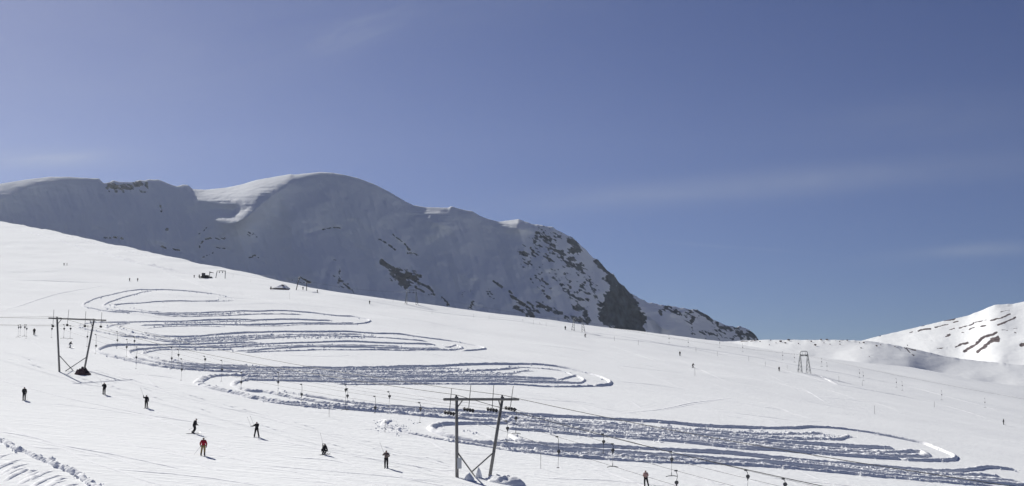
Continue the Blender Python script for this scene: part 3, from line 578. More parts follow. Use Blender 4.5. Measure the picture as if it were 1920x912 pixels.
def clod_line(pts, per_m, size, spread):
    q = resample(pts, 1.0); g = ground(q[:, 0], q[:, 1]); L_ = np.hypot(*np.diff(g[:, :2], axis=0).T).sum()
    n = int(L_*per_m); t = rng.uniform(0, len(q)-1, n); 
    for c in range(1): P = np.stack([np.interp(t, np.arange(len(q)), g[:, i]) for i in range(3)], 1)
    P[:, :2] += rng.normal(0, spread, (n, 2)); s = size*rng.gamma(3, .33, n).clip(.3, 2.6); P[:, 2] += s*.3+rng.uniform(0, .12, n); CP.append(P); CS.append(s)
for pts, H, rg in LINES:
    if rg == ROUGH: clod_line(pts, 2.0, .115, .5)
    else: clod_line([(x, y+2.2*H) for x, y in pts], .8, .11, .7)
clod_line(FG, 7, .08, .25)
tops = [zC([(0, 400), (400, 420), (800, 445), (1200, 480), (1918, 520)]), zC([(0, 480), (400, 510), (800, 540), (1200, 575), (1918, 625)])]
def band(a, b, n, size):
    a = resample(a, 2); b = resample(b, 2); u = rng.uniform(0, 1, n); v = rng.uniform(0, 1, n)
    ax = np.interp(u*(len(a)-1), np.arange(len(a)), a[:, 0]); ay = np.interp(u*(len(a)-1), np.arange(len(a)), a[:, 1])
    bx = np.interp(u*(len(b)-1), np.arange(len(b)), b[:, 0]); by = np.interp(u*(len(b)-1), np.arange(len(b)), b[:, 1])
    P = ground(ax+(bx-ax)*v, ay+(by-ay)*v); s = size*rng.gamma(3, .33, n).clip(.3, 2.6); P[:, 2] += s*.4; CP.append(P); CS.append(s)
band(zC([(0, 395), (600, 425), (1200, 468), (1918, 500)]), zC([(0, 485), (600, 540), (1200, 580), (1918, 645)]), 2288, 0.128)
band(zD([(0, 500), (300, 515), (600, 545)]), zD([(0, 560), (300, 575), (600, 560)]), 220, 0.115)
band(zA([(-100, 765), (700, 770), (1600, 765)]), zA([(-100, 850), (700, 865), (1600, 860)]), 2288, 0.134)
band(zA([(1600, 785), (1918, 800)]), zA([(1600, 865), (1918, 870)]), 396, 0.128)
band(z5([(1000, 570), (1717, 540)]), z5([(1000, 610), (1717, 600)]), 660, 0.141); band(zA([(0, 515), (900, 520)]), zA([(0, 545), (900, 540)]), 396, 0.128)
band(zD([(0, 700), (600, 765), (1200, 815)]), zD([(0, 745), (600, 790), (1200, 850)]), 704, 0.102)
band(zC([(0, 625), (900, 685), (1918, 745)]), zC([(0, 655), (900, 722), (1918, 765)]), 660, 0.102)
band(zE([(900, 315), (1400, 345), (1918, 385)]), zE([(900, 360), (1400, 405), (1918, 440)]), 396, 0.115)
band(z5([(900, 385), (1717, 380)]), z5([(900, 435), (1717, 430)]), 220, 0.115); band(z5([(1000, 315), (1717, 300)]), z5([(1000, 345), (1717, 330)]), 220, 0.102)
# the plough's spill around the fifth loop
P0 = np.stack([rng.normal(737, 18, 110), rng.normal(803, 6, 110)], 1); P_ = ground(P0[:, 0], P0[:, 1]); CP.append(P_); CS.append(rng.uniform(.05, .14, 110))
clods('snow_clods', np.concatenate(CP), np.concatenate(CS))
# ------------------------------------------------------------ thin mountain haze
hm = bpy.data.materials.new('haze_air'); hm.use_nodes = True; t_n = hm.node_tree; t_n.nodes.remove(t_n.nodes['Principled BSDF'])
pv = N(t_n, 'ShaderNodeVolumePrincipled'); pv.inputs['Color'].default_value = (.82, .88, 1, 1); pv.inputs['Density'].default_value = 2.1e-5; pv.inputs['Anisotropy'].default_value = .45
L(t_n, pv.outputs[0], t_n.nodes['Material Output'].inputs['Volume'])
hb_ = bmesh.new(); box_bm(hb_, (300, 1700, 200), (7200, 5200, 1200)); hme = bpy.data.meshes.new('haze'); hb_.to_mesh(hme); hb_.free()
tag(link('haze', hme, hm), kind='stuff')
# ------------------------------------------------------------ PEOPLE
def skin_mesh(verts, edges, radii, root=0, sub=1):
    me = bpy.data.meshes.new('t'); me.from_pydata([tuple(v) for v in verts], edges, []); o = bpy.data.objects.new('t', me); COL.objects.link(o)
    sk = o.modifiers.new('s', 'SKIN'); sk.use_smooth_shade = True
    for i, d in enumerate(me.skin_vertices[0].data):
        r = radii[i]; d.radius = (r, r) if not isinstance(r, tuple) else (sum(r)/2,)*2; d.use_root = (i == root)
    su = o.modifiers.new('u', 'SUBSURF'); su.levels = sub; su.render_levels = sub
    bpy.context.view_layer.update(); dg = bpy.context.evaluated_depsgraph_get()
    r = bpy.data.meshes.new_from_object(o.evaluated_get(dg)); bpy.data.objects.remove(o); bpy.data.meshes.remove(me)
    r.materials.clear(); return r
def chain(chains, shift=None):
    V, E_, R_, idx = [], [], [], {}
    for ch in chains:
        prev = None
        for nm, p, r in ch:
            if nm not in idx: idx[nm] = len(V); V.append(p); R_.append(r)
            if prev is not None and (prev, idx[nm]) not in E_: E_.append((prev, idx[nm]))
            prev = idx[nm]
    return V, E_, R_
MC = {}
def cloth(name, col):
    if name not in MC: MC[name] = mat(name, col, .8, noise=.18, nscale=6, bump=.5, bscale=14)
    return MC[name]
def lerp(a, b, t): return Vector(a).lerp(Vector(b), t)
BASE = dict(pel=(0, 0, .95), bel=(0, 0, 1.10), che=(0, .01, 1.32), nek=(0, .01, 1.47), hed=(0, .02, 1.56), top=(0, .02, 1.70),
            hl=(-.10, 0, .90), hr=(.10, 0, .90), kl=(-.12, .05, .50), kr=(.12, .05, .50), al=(-.12, 0, .11), ar=(.12, 0, .11), tl=(-.13, .17, .06), tr=(.13, .17, .06),
            sl=(-.18, .0, 1.41), sr=(.18, .0, 1.41), el=(-.26, .02, 1.14), er=(.26, .02, 1.14), wl=(-.24, .18, .96), wr=(.24, .18, .96))
def person(loc, rz, label, pose=None, jacket=(.02, .02, .03), trousers=(.015, .015, .02), hat=(.02, .02, .025), jn='black', tn='black', poles=('up', None), skis=True, board=False, pack=None, scale=1.0, group=None, ski_dir=0.0, slope_n=None):
    J = dict(BASE); J.update(pose or {}); J = {k_: Vector(v) for k_, v in J.items()}
    root = empty('person', loc, rz); root.scale = (scale,)*3; tag(root, label, 'person', group)
    def c(*l): return [(n_, J[n_], r_) for n_, r_ in l]
    # body: one continuous figure
    hand = {}
    for sd in 'lr':
        d = (J['w'+sd]-J['e'+sd]).normalized(); hand[sd] = J['w'+sd]+d*.09
    J['ml'], J['mr'] = hand['l'], hand['r']
    ch = [c(('pel', .12), ('bel', .11), ('che', .13), ('nek', .055), ('hed', .092), ('top', .075))]
    for sd in 'lr':
        ch.append(c(('pel', .12), ('h'+sd, .085), ('k'+sd, .055), ('a'+sd, .038), ('t'+sd, .035)))
        ch.append(c(('che', .13), ('s'+sd, .06), ('e'+sd, .042), ('w'+sd, .03), ('m'+sd, .035)))
    fwd = Vector((0, 1, 0)); nose = J['hed']+Vector((0, .115, .03)); ch.append([('hed', J['hed'], .092), ('nose', nose, .018)])
    body = link('body', skin_mesh(*chain(ch)), M['skin'], root)
    jm = cloth('jacket_'+jn, jacket); tm = cloth('trousers_'+tn, trousers)
    cj = [c(('pel', (.215, .19)), ('bel', (.21, .18)), ('che', (.235, .19)))+[('col', lerp(J['che'], J['nek'], .75), .10)]]
    for sd in 'lr':
        cj.append([('che', J['che'], (.235, .19))]+c(('s'+sd, .115), ('e'+sd, .09), ('w'+sd, .065)))
    jk = link('jacket', skin_mesh(*chain(cj)), jm, root)
    ct = [[('pel', J['pel']-Vector((0, 0, .02)), .14)]]
    for sd in 'lr':
        ct.append([('pel', J['pel']-Vector((0, 0, .02)), .14)]+c(('h'+sd, .135), ('k'+sd, .098), ('a'+sd, .085)))
    link('trousers', skin_mesh(*chain(ct)), tm, root)
    hb_ = skin_mesh([J['hed']+Vector((0, -.01, .05)), J['top']+Vector((0, -.005, .005))], [(0, 1)], [.118, .098]); link('hat', hb_, cloth('hat_%d' % int(hat[0]*1000), hat), root)
    gg = part('goggles', lambda b: tube_bm(b, [J['hed']+Vector((.07*math.cos(a_)*1.25, .055+.05*math.sin(a_), .035)) for a_ in [math.pi*k_/6 for k_ in range(7)]], .025, 6), M['goggle'], root)
    for sd in 'lr':
        a_ = J['a'+sd]; t_2 = J['t'+sd]
        part('ski_boot', lambda b: (tube_bm(b, [a_+Vector((0, -.02, .16)), a_, a_+Vector((0, -.01, -.06))], .075, 8), tube_bm(b, [a_+Vector((0, -.08, -.05)), t_2+Vector((0, .03, -.02))], .055, 8, .045)), M['boot'], root)
        w_ = J['w'+sd]; d = (w_-J['e'+sd]).normalized(); s_ = d.cross(Vector((0, 0, 1))); s_ = s_.normalized() if s_.length > .1 else Vector((1, 0, 0)); n_ = s_.cross(d)
        def glove(b):
            tube_bm(b, [w_-d*.03, w_+d*.03, w_+d*.09], .042, 8, .046)
            for q_, ln in ((-1.5, .055), (-.5, .07), (.5, .065), (1.5, .05)):
                p_ = w_+d*.085+s_*q_*.021; tube_bm(b, [p_, p_+d*ln*.6-n_*.01, p_+d*ln*.7-n_*.045], .0115, 6, .009)
            tube_bm(b, [w_+d*.03+s_*.035, w_+d*.06+s_*.065, w_+d*.09+s_*.06-n_*.03], .0125, 6, .01)
        part('glove', glove, M['hair'], root)
    if board:
        mid = (J['al']+J['ar'])/2
        part('snowboard', lambda b: box_bm(b, (mid.x, mid.y+.05, .03), (1.55, .28, .03), None, .012), M['ski'], root)
    elif skis:
        for sd in 'lr':
            a_ = J['a'+sd]
            def sk(b):
                R = Matrix.Rotation(ski_dir, 3, 'Z'); P_ = [Vector((0, y_, z_)) for y_, z_ in ((-.75, .012), (0, .012), (.6, .012), (.8, .03), (.9, .09), (.93, .12))]
                lo = []; 
                for p_, wd in zip(P_, (.045, .036, .045, .045, .03, .012)):
                    lo.append([b.verts.new(Vector((a_.x, a_.y, 0))+R @ (p_+Vector((x_, 0, z_)))) for x_, z_ in ((-wd, 0), (wd, 0), (wd, .022), (-wd, .022))])
                for A_, B_ in zip(lo, lo[1:]):
                    for k_ in range(4): b.faces.new((A_[k_], A_[(k_+1) % 4], B_[(k_+1) % 4], B_[k_]))
                b.faces.new(lo[0][::-1]); b.faces.new(lo[-1])
            part('ski', sk, M['ski'], root)
    for sd, md in zip('lr', poles):
        if md is None: continue
        h_ = hand[sd]-(hand[sd]-J['w'+sd])*.2
        dr = {'up': Vector((-.38, .1, .9)), 'down': Vector((-.75, .1, -1)), 'plant': Vector((.15, .35, -1)), 'back': Vector((-.1, -.9, -.45))}[md].normalized()
        ln = 1.15 if md != 'down' else 1.2
        if md == 'plant': ln = h_.z/abs(dr.z)
        tip = h_+dr*ln
        po = part('ski_pole', lambda b: tube_bm(b, [h_-dr*.06, tip], .013, 6, .009), M['pole'], root)
        part('basket', lambda b: disc(b, tip-dr*.08, dr, .05, .012, 10), M['dark'], po)
    if pack:
        part('backpack', lambda b: box_bm(b, J['che']+Vector((0, -.19, -.08)), (.30, .16, .42), None, .05), cloth('pack_'+pack[0], pack[1]), root)
    return root
def at(px, py): return gv(px, py)
blk = dict(jacket=(.018, .018, .022), trousers=(.014, .014, .018))
BEND = dict(pel=(0, -.10, .80), bel=(0, -.02, .96), che=(0, .14, 1.15), nek=(0, .22, 1.28), hed=(0, .27, 1.36), top=(0, .30, 1.49), hl=(-.1, -.08, .76), hr=(.1, -.08, .76), kl=(-.13, .16, .47), kr=(.13, .16, .47),
            sl=(-.18, .16, 1.24), sr=(.18, .16, 1.24), el=(-.28, .22, .98), er=(.28, .22, .98), wl=(-.25, .42, .90), wr=(.25, .42, .90))
ROLL = -math.pi/2
# 1-9, the skiers on the near piste
person(at(45, 751), .3, 'skier in dark clothes standing alone, farthest left on the lower piste', dict(el=(-.25, .05, 1.14), wl=(-.2, .2, 1.0)), **blk, poles=(None, 'plant'))
person(at(195, 741), .5, 'dark skier just right of the rubble at the foot of the left lift portal', dict(sl=(-.17, 0, 1.41), wl=(-.18, .26, 1.2), el=(-.28, .06, 1.2)), **blk, poles=('up', None), hat=(.1, .02, .02))
person(at(274, 766), .1, 'dark skier with one arm up on a pole, between left lift portal and serpentine track', dict(el=(-.38, .1, 1.34), wl=(-.42, .16, 1.56)), **blk, poles=('up', None))
person(at(364, 813), -.9, 'black clad skier leaning forward uphill of the skier in yellow trousers', dict(pel=(.0, -.03, .92), bel=(.02, .04, 1.08), che=(.03, .10, 1.28), nek=(.04, .16, 1.42), hed=(.05, .19, 1.51), top=(.06, .21, 1.64), kl=(-.15, .1, .49), kr=(.13, .1, .49), al=(-.16, -.16, .11), ar=(.12, -.16, .11), tl=(-.16, .01, .06), tr=(.12, .01, .06), sl=(-.15, .1, 1.37), sr=(.2, .1, 1.37), el=(-.24, .1, 1.1), er=(.28, .1, 1.1), wl=(-.2, .26, .98), wr=(.26, .26, .98)), jacket=(.02, .025, .03), trousers=(.015, .015, .018), poles=(None, 'back'))
person(at(381, 854), .25, 'skier in a red jacket and yellow trousers seen from behind', dict(el=(-.30, 0, 1.15), wl=(-.27, .12, .95), er=(.29, .0, 1.13), wr=(.27, .05, .88), kl=(-.16, .04, .5), al=(-.2, 0, .11), tl=(-.22, .16, .06)), jacket=(.34, .012, .03), trousers=(.26, .19, .085), jn='red', tn='yellow', poles=('down', None))
person(at(481, 819), .15, 'slim dark skier holding two poles out to the left with legs apart', dict(el=(-.36, .08, 1.24), wl=(-.58, .1, 1.22), er=(-.05, .22, 1.2), wr=(-.28, .26, 1.3), hl=(-.11, 0, .9), kl=(-.17, .0, .5), al=(-.24, -.02, .11), tl=(-.25, .14, .06), kr=(.17, .02, .5), ar=(.24, 0, .11), tr=(.25, .17, .06)), **blk, poles=('up', 'up'), hat=(.09, .02, .02))
person(at(607, 852), -.5, 'crouching dark skier low on the skis with a pole raised', dict(pel=(.06, -.18, .50), bel=(.05, -.06, .64), che=(.02, .12, .80), nek=(-.04, .2, .91), hed=(-.07, .24, .99), top=(-.09, .26, 1.12), hl=(-.05, -.15, .47), hr=(.16, -.15, .47), kl=(-.14, .24, .44), kr=(.2, .22, .42), al=(-.12, -.02, .11), ar=(.14, -.02, .11), tl=(-.12, .15, .06), tr=(.14, .15, .06), sl=(-.17, .12, .88), sr=(.17, .12, .86), el=(-.3, .2, .84), wl=(-.34, .26, 1.04), er=(.32, .08, .66), wr=(.4, .12, .42)), **blk, poles=('up', None), hat=(.03, .02, .03))
person(at(724, 876), .05, 'skier in a grey tan jacket and black trousers with one pole raised', dict(el=(-.34, .1, 1.22), wl=(-.26, .26, 1.36), er=(.31, .03, 1.16), wr=(.2, .22, 1.08)), jacket=(.16, .125, .11), trousers=(.012, .012, .014), jn='tan', poles=('up', None), hat=(.04, .02, .02))
person(at(1211, 911), .1, 'skier in a beige jacket standing at the bottom edge right of the lift portal', dict(el=(-.24, .05, 1.15), wl=(-.15, .22, 1.05), er=(.25, .05, 1.15), wr=(.15, .22, 1.05), kr=(.2, .02, .5), ar=(.28, 0, .11), tr=(.3, .17, .06)), jacket=(.42, .27, .24), trousers=(.012, .012, .014), jn='beige', poles=(None, None), ski_dir=-1.2)
p10 = person(at(64, 629), .6, 'dark skier left of the left lift portal under the hanging tow bars', dict(), **blk, poles=(None, 'back'))
person(at(131, 652), -.7, 'skier bent low in pale trousers seen between the legs of the left portal', BEND, jacket=(.03, .03, .035), trousers=(.45, .47, .5), tn='pale', poles=(None, 'back'), scale=.95)
# farther away: smaller copies of the standing and the leaning figure
stand = p10; lean = person(at(1299, 690), -1.0, 'leaning dark skier on the open slope right of centre, lower of two', BEND, **blk, poles=('back', 'back'))
far = [(1275, 668, 0, 'upright dark skier on the open slope right of centre, upper of two', .4), (1097, 633, 1, 'dark skier just below the lattice tower in front of the dark cliff', -.6),
       (1060, 620, 0, 'small dark figure standing left of the lattice tower by the cliff', 0), (1461, 696, 0, 'lone dark figure standing left of the four legged lattice tower', .2), (1882, 796, 0, 'dark figure walking at the far right edge of the slope', .9),
       (595, 551.5, 0, 'small figure on the skyline edge right of the drive portal', 1.2), (568, 545.5, 0, 'small figure standing beneath the drive portal on the skyline', .3), (693, 571, 0, 'tiny figure on the crest between drive portal and lattice portal', .2),
       (243, 528.5, 0, 'left one of two tiny figures above the first loop of the track', 1), (258, 528.5, 0, 'right one of two tiny figures above the first loop of the track', .1),
       (120, 499.5, 0, 'left one of two faint tiny figures high on the left slope', .5), (125.5, 499.5, 0, 'right one of two faint tiny figures high on the left slope', 2), (508, 544, 0, 'tiny figure at the left end of the low snow covered hut', .6),
       (364, 519.5, 0, 'tiny figure on the track left of the snow groomer', 0), (374, 518.5, 1, 'tiny figure bending right beside the snow groomer', 1)]
for px, py, kd, lb, rz in far:
    c_ = copy_tree((stand, lean)[kd]); c_.location = at(px, py); c_.rotation_euler = (0, 0, rz); tag(c_, lb)
person(at(-1, 483), 0, 'skier in a red jacket cut by the left edge high on the slope', dict(), jacket=(.5, .05, .03), trousers=(.3, .04, .03), jn='scarlet', tn='scarlet', poles=(None, None))

# ------------------------------------------------------------ SURFACE LIFT: timber portals, ropes, tow bars
ROPES = {}
def sheaves(bm_parent, topp, botp, n, axis, long_axis):
    """hanger rod with a bank of wheels"""
    s_ = empty('sheave_assembly', (0, 0, 0)); s_.parent = bm_parent
    tube('hanger_rod', [topp, lerp(topp, botp, .88), Vector(botp)+Vector((0, 0, .05))], .035, M['dark'], s_)
    L_ = long_axis.normalized(); A = axis.normalized()
    tube('wheel_beam', [Vector(botp)-L_*.22*n, Vector(botp)+L_*.22*n], .045, M['dark'], s_)
    for k_ in range(n):
        c_ = Vector(botp)+L_*((k_-(n-1)/2)*.42)+Vector((0, 0, -.08))
        part('sheave_wheel', lambda b: (disc(b, c_, A, .19, .05, 16), disc(b, c_, A, .06, .14, 8)), M['rubber'], s_)
def portal(label, fl, fr, tl, tr, bl, br, brace, knees, yl, dyr, rods, nsh, line, sign=None):
    """fl/fr foot pixels, tl/tr leg top pixels, bl/br beam ends; depths survey along the portal axis"""
    Pl = Wy(*tl, yl); ax_y = dyr/(tr[0]-tl[0])
    def P(px, py): return Wy(px, py, yl+(px-tl[0])*ax_y)
    r0 = empty('lift_portal', gv(*fl)); tag(r0, label, 'lift portal', 'timber lift portals')
    bpy.context.view_layer.update(); inv = -r0.location
    def loc(v): return Vector(v)+inv
    FL = Wy(fl[0], fl[1], yl)-Vector((0, 0, .5)); FR = Wy(fr[0], fr[1], yl+dyr*.72)-Vector((0, 0, 1.2)); TL, TR = P(*tl), P(*tr); BL, BR = P(*bl), P(*br)
    tube('leg', [loc(FL), loc(lerp(FL, TL, .5)), loc(TL)+Vector((0, 0, .06))], .17, M['wood'], r0, 12, .15)
    tube('leg', [loc(FR), loc(lerp(FR, TR, .5)), loc(TR)+Vector((0, 0, .06))], .17, M['wood'], r0, 12, .15)
    d = (BR-BL).normalized(); n = d.cross(Vector((0, 0, 1))).normalized()
    off = n*.2
    tube('crossbeam', [loc(BL)+off, loc(BR)+off], .13, M['wood'], r0, 12)
    for T_ in (TL, TR):
        part('saddle', lambda b: (box_bm(b, loc(T_)+Vector((0, 0, .14)), (.36, .30, .12), None, .03), disc(b, loc(T_)+Vector((0, 0, .27))-off*.2, d, .12, .06)), M['dark'], r0)
    for (a_, b_) in brace:
        A_ = lerp(FL if a_ == 'l' else FR, TL if a_ == 'l' else TR, b_[0]); C_ = P(*b_[1])
        tube('brace', [loc(A_)-off*(.6 if a_ == 'l' else -.6), loc(C_)-off*(.6 if a_ == 'l' else -.6)], .075, M['wood'], r0)
    for (a_, t_k, px) in knees:
        A_ = lerp(FL if a_ == 'l' else FR, TL if a_ == 'l' else TR, t_k); C_ = lerp(BL, BR, (px-bl[0])/(br[0]-bl[0])); tube('knee_brace', [loc(A_), loc(C_)], .06, M['wood'], r0)
    pts = []
    for (x0, y0, x1, y1) in rods:
        T_ = P(x0, y0); B_ = P(x1, y1); sheaves(r0, loc(T_)+off*2, loc(B_)+off*2, nsh, d, line); pts.append(B_+off*2)
    if sign:
        q_ = lerp(FL, TL, sign[0]); part('sign_board', lambda b: box_bm(b, loc(q_)+Vector((.26, -.2, 0)), (.42, .06, 1.05), None, .01), M['sign'], r0)
        part('sign_bracket', lambda b: box_bm(b, loc(q_)+Vector((.1, -.16, 0)), (.3, .04, .08), None, .01), M['dark'], r0)
    return r0, TL+Vector((0, 0, .38)), TR+Vector((0, 0, .38)), pts
line = Vector((.68, -.73, -.08)).normalized()
yN = gv(857, 893).y; yF = gv(112, 700).y
nearp, nTL, nTR, nS = portal('nearer weathered timber lift portal with four banks of wheels, right of the nearest skiers', (857, 893), (917, 880), (856, 748), (942, 748), (830, 749), (970, 749),
    [('l', (.37, (905, 912))), ('r', (.36, (884, 884)))], [('l', .88, 867), ('r', .88, 933)], yN, 3.9,
    [(842, 728, 838, 773), (878, 722, 874, 767), (921, 722, 918, 767), (957.5, 724, 952, 765)], 4, line, sign=(.22,))
farp, fTL, fTR, fS = portal('farther timber lift portal with crossed braces standing over dark rubble at left', (112, 700), (156, 694), (107, 598), (176, 602), (90, 597), (197, 601),
    [('l', (.38, (146, 704))), ('r', (.36, (116, 700)))], [('l', .9, 115), ('r', .88, 167)], yF, 7.2,
    [(98, 581, 96, 611), (126, 581, 123, 609), (158, 584, 156, 611), (188, 586, 186, 612)], 2, line)
def rope(a, b, sag, name='haul_rope', r=.024, label='', n=40):
    a, b = Vector(a), Vector(b); pts = [a.lerp(b, t)-Vector((0, 0, 4*sag*t*(1-t))) for t in [i/n for i in range(n+1)]]; return pts
def mkrope(segs, r, label):
    pts = []
    for s_ in segs: pts += s_ if not pts else s_[1:]
    o = part('haul_rope', lambda b: tube_bm(b, pts, r, 6), M['rope']); tag(o, label, 'lift rope', 'ropes of the near lift'); return pts
def farleft(py): return Wy(-330, py, yF*1.75)
RP = []
RP.append(mkrope([rope(farleft(573), fTL, 1.2), rope(fTL, nTL, 1.1), rope(nTL, Wy(2430, 1075, 61), 1.0)], .030, 'thick lift rope over the left leg of both timber portals'))
RP.append(mkrope([rope(farleft(568), fTR, 1.2), rope(fTR, nTR, 1.1), rope(nTR, Wy(2430, 985, 61), .7)], .030, 'thick lift rope over the right leg of both timber portals'))
rl = ['thin tow rope through the leftmost wheel bank of the timber portals', 'thin tow rope through the second wheel bank from the left', 'thin tow rope through the third wheel bank from the left', 'thin tow rope through the rightmost wheel bank of the timber portals']
for i, (lp, rp) in enumerate(zip((583, 582, 580, 582), (1210, 1150, 1110, 1085))):
    RP.append(mkrope([rope(farleft(lp), fS[i], 1.3), rope(fS[i], nS[i], 1.5), rope(nS[i], Wy(2430, rp, 61), .9)], .0125, rl[i]))
def towbar(P, H1, H2, rz=0, T=True, parentless=True, kick=0.0, bar=None):
    r0 = empty('tow_bar', P, rz)
    c1 = .22+kick
    tube('hanger_arm', [(0, 0, .03), (.02, 0, -.05), (.10+kick*.3, 0, -.2), (.12, 0, -H1*.55), (c1*.4, 0, -H1)], .022, M['dark'], r0, 6)
    part('rope_grip', lambda b: box_bm(b, (0, 0, 0), (.26, .10, .12), None, .02), M['dark'], r0)
    def bx_(b):
        disc(b, (c1*.4, 0, -H1-.17), (.35, 1, 0), .155, .13, 16); tube_bm(b, [(c1*.4, 0, -H1-.3), (c1*.4-.02, 0, -H1-.5)], .07, 8, .03)
    part('spring_box', bx_, M['dark'], r0)
    tube('cord', [(c1*.4, 0, -H1-.45), (c1*.2, 0, -H1-.45-H2)], .014, M['rope'], r0, 6)
    z_ = -H1-.45-H2
    if T: 
        b_ = bar or .5; part('seat_bar', lambda b: (tube_bm(b, [(c1*.2-b_, 0, z_-.06), (c1*.2-b_*.4, 0, z_-.0), (c1*.2+b_*.4, 0, z_), (c1*.2+b_, 0, z_-.06)], .032, 8), tube_bm(b, [(c1*.2, 0, z_+.28), (c1*.2, 0, z_)], .03, 8)), M['dark'], r0)
    else: part('seat_disc', lambda b: disc(b, (c1*.2, 0, z_), (0, 0, 1), .13, .05, 12), M['dark'], r0)
    return r0
allp = [(ri, Vector(p)) for ri, pp in enumerate(RP) if ri >= 2 for p in pp]
dense = []
for ri in range(2, 6):
    pp = RP[ri]
    for a_, b_ in zip(pp, pp[1:]):
        for k_ in range(6): dense.append((ri, Vector(a_).lerp(Vector(b_), k_/6)))
dpx = np.array([proj(p) for _, p in dense])
bars = [(33, 605, 622, 'tow bar farthest left of the four hanging left of the portal', 1), (38, 610, 625, 'small tow bar second from the left edge, hanging low', 0), (46, 607, 623, 'third tow bar from the left edge with a wide seat bar', 1), (49, 616, 633, 'lowest tow bar left of the left portal', 0),
        (97, 616, 632, 'tow bar hanging just left of the left portal leg', 0), (119, 616, 633, 'left one of a pair of tow bars inside the left portal', 1), (130, 616, 634, 'right one of a pair of tow bars inside the left portal', 1), (163, 630, 648, 'tow bar beside the slanted leg of the left portal', 0), (179, 647, 662, 'tow bar hanging just right of the left portal', 0),
        (219, 637, 652, 'tow bar above the left turn of the third loop', 0), (236, 650, 668, 'tow bar with long arm over the third loop', 0), (250, 639, 655, 'tow bar between the second and third loop', 0), (256, 669, 690, 'tow bar low over the inner bank of the third loop', 0), (320, 671, 690, 'left one of two close tow bars over the third loop', 0), (332, 665, 680, 'right one of two close tow bars over the third loop', 0), (381, 672, 690, 'tow bar over white snow inside the third loop', 0),
        (339, 692, 712, 'tow bar over the lower bank left of the fourth loop', 0), (413, 692, 714, 'tow bar just above the left end of the fourth loop', 0), (450, 716, 730, 'tow bar hanging in the left end of the fourth loop', 0),
        (521, 716, 739, 'tow bar over the bright snow in the fourth loop', 0), (564, 739, 752, 'tow bar with curved arm and no cord out, fourth loop', 0), (645, 731, 768, 'upper one of two tow bars hanging close together', 1), (648, 742, 769, 'lower one of two tow bars hanging close together', 0), (700, 764, 772, 'tow bar hanging low on the dark bank left of the near portal', 0), (727, 743, 764, 'tow bar over white snow midway to the near portal', 0), (785, 766, 793, 'tow bar nearest to the left side of the near portal', 0),
        (949, 803, 829, 'tow bar just right of the near portal leg, lower', 0), (966, 784, 813, 'tow bar with wide seat bar right of the near portal beam', 1), (1042, 846, 877, 'tow bar over the sixth bank left of the twin bars', 0), (1128, 828, 850, 'left one of twin tow bars right of the near portal', 0), (1148, 844, 875, 'right one of twin tow bars with a wide seat bar', 1), (1255, 861, 892, 'tow bar with wide seat bar right of the beige skier', 1), (1264, 904, 925, 'dark tow disc swinging lowest beside the beige skier', 0), (1396, 893, 925, 'tow bar at the bottom edge, left one of the last two', 0), (1470, 897, 925, 'tow bar at the bottom edge, farthest right of the near lift', 0)]
for (px, py, pb, lb, T_) in bars:
    d_ = np.hypot((dpx[:, 0]-(px+1))*6, np.minimum(np.abs(dpx[:, 1]-(py-16)), 999)); i_ = int(np.argmin(d_)); P_ = dense[i_][1]
    sc = F/np.linalg.norm(P_); H1 = max(.25, (py-dpx[i_, 1])/sc-.17); H2 = max(.3, (pb-py)/sc-.35)
    tb = towbar(P_, H1, H2, random.uniform(-.25, .25), bool(T_), kick=random.uniform(-.15, .2)); tag(tb, lb, 'tow bar', 'tow bars of the near lift')
# rubble and drift at the portal feet
def mound(name, c, R_, H, m, seed, label, cat, lump=.3, ell=(1, 1), rot=0, facet=False):
    n = 34; a = np.linspace(0, 2*np.pi, n, endpoint=False); r = np.linspace(0, 1, 14)
    A, Rr = np.meshgrid(a, r); X = Rr*np.cos(A)*R_*ell[0]; Y = Rr*np.sin(A)*R_*ell[1]; X, Y = X*math.cos(rot)-Y*math.sin(rot), X*math.sin(rot)+Y*math.cos(rot)
    Z = H*(1-Rr**1.6)*(1+lump*2*fbm(X*1.1+seed, Y*1.1, 3, seed))+lump*H*.8*fbm(X*2.4, Y*2.4+seed, 3, seed+5)*(1-Rr**3)
    Z[-1] = -.6
    V = np.stack([X, Y, Z], -1).reshape(-1, 3); i = np.arange(14*n).reshape(14, n); j = np.roll(i, -1, 1)
    Fc = np.stack([i[:-1], j[:-1], j[1:], i[1:]], -1).reshape(-1, 4); o = link(name, raw_mesh(V, Fc, not facet), m); o.location = c; tag(o, label, cat); return o
mound('rubble_heap', gv(155, 705), 1.15, .85, M['rock'], 3, 'dark reddish rubble heap at the foot of the left lift portal', 'rubble', 1.1, (1.35, 1.0), -.3, True)
mound('snow_drift', gv(944, 903)+Vector((0, .3, -.1)), 1.7, 1.0, M['berm'], 9, 'lumpy snow drift behind the right leg of the near portal', 'snow drift', .3, (1.5, .8), -.55)
mound('snow_block', gv(880, 898)+Vector((0, 0, -.05)), .55, .95, M['berm'], 14, 'rounded grey snow block between the feet of the near portal', 'snow block', .2, (1, 1), 0)
mound('snow_block', gv(897, 894)+Vector((0, .3, -.05)), .42, .8, M['berm'], 17, 'smaller snow block just right of the rounded one at the near portal', 'snow block', .25, (1, 1), 0)

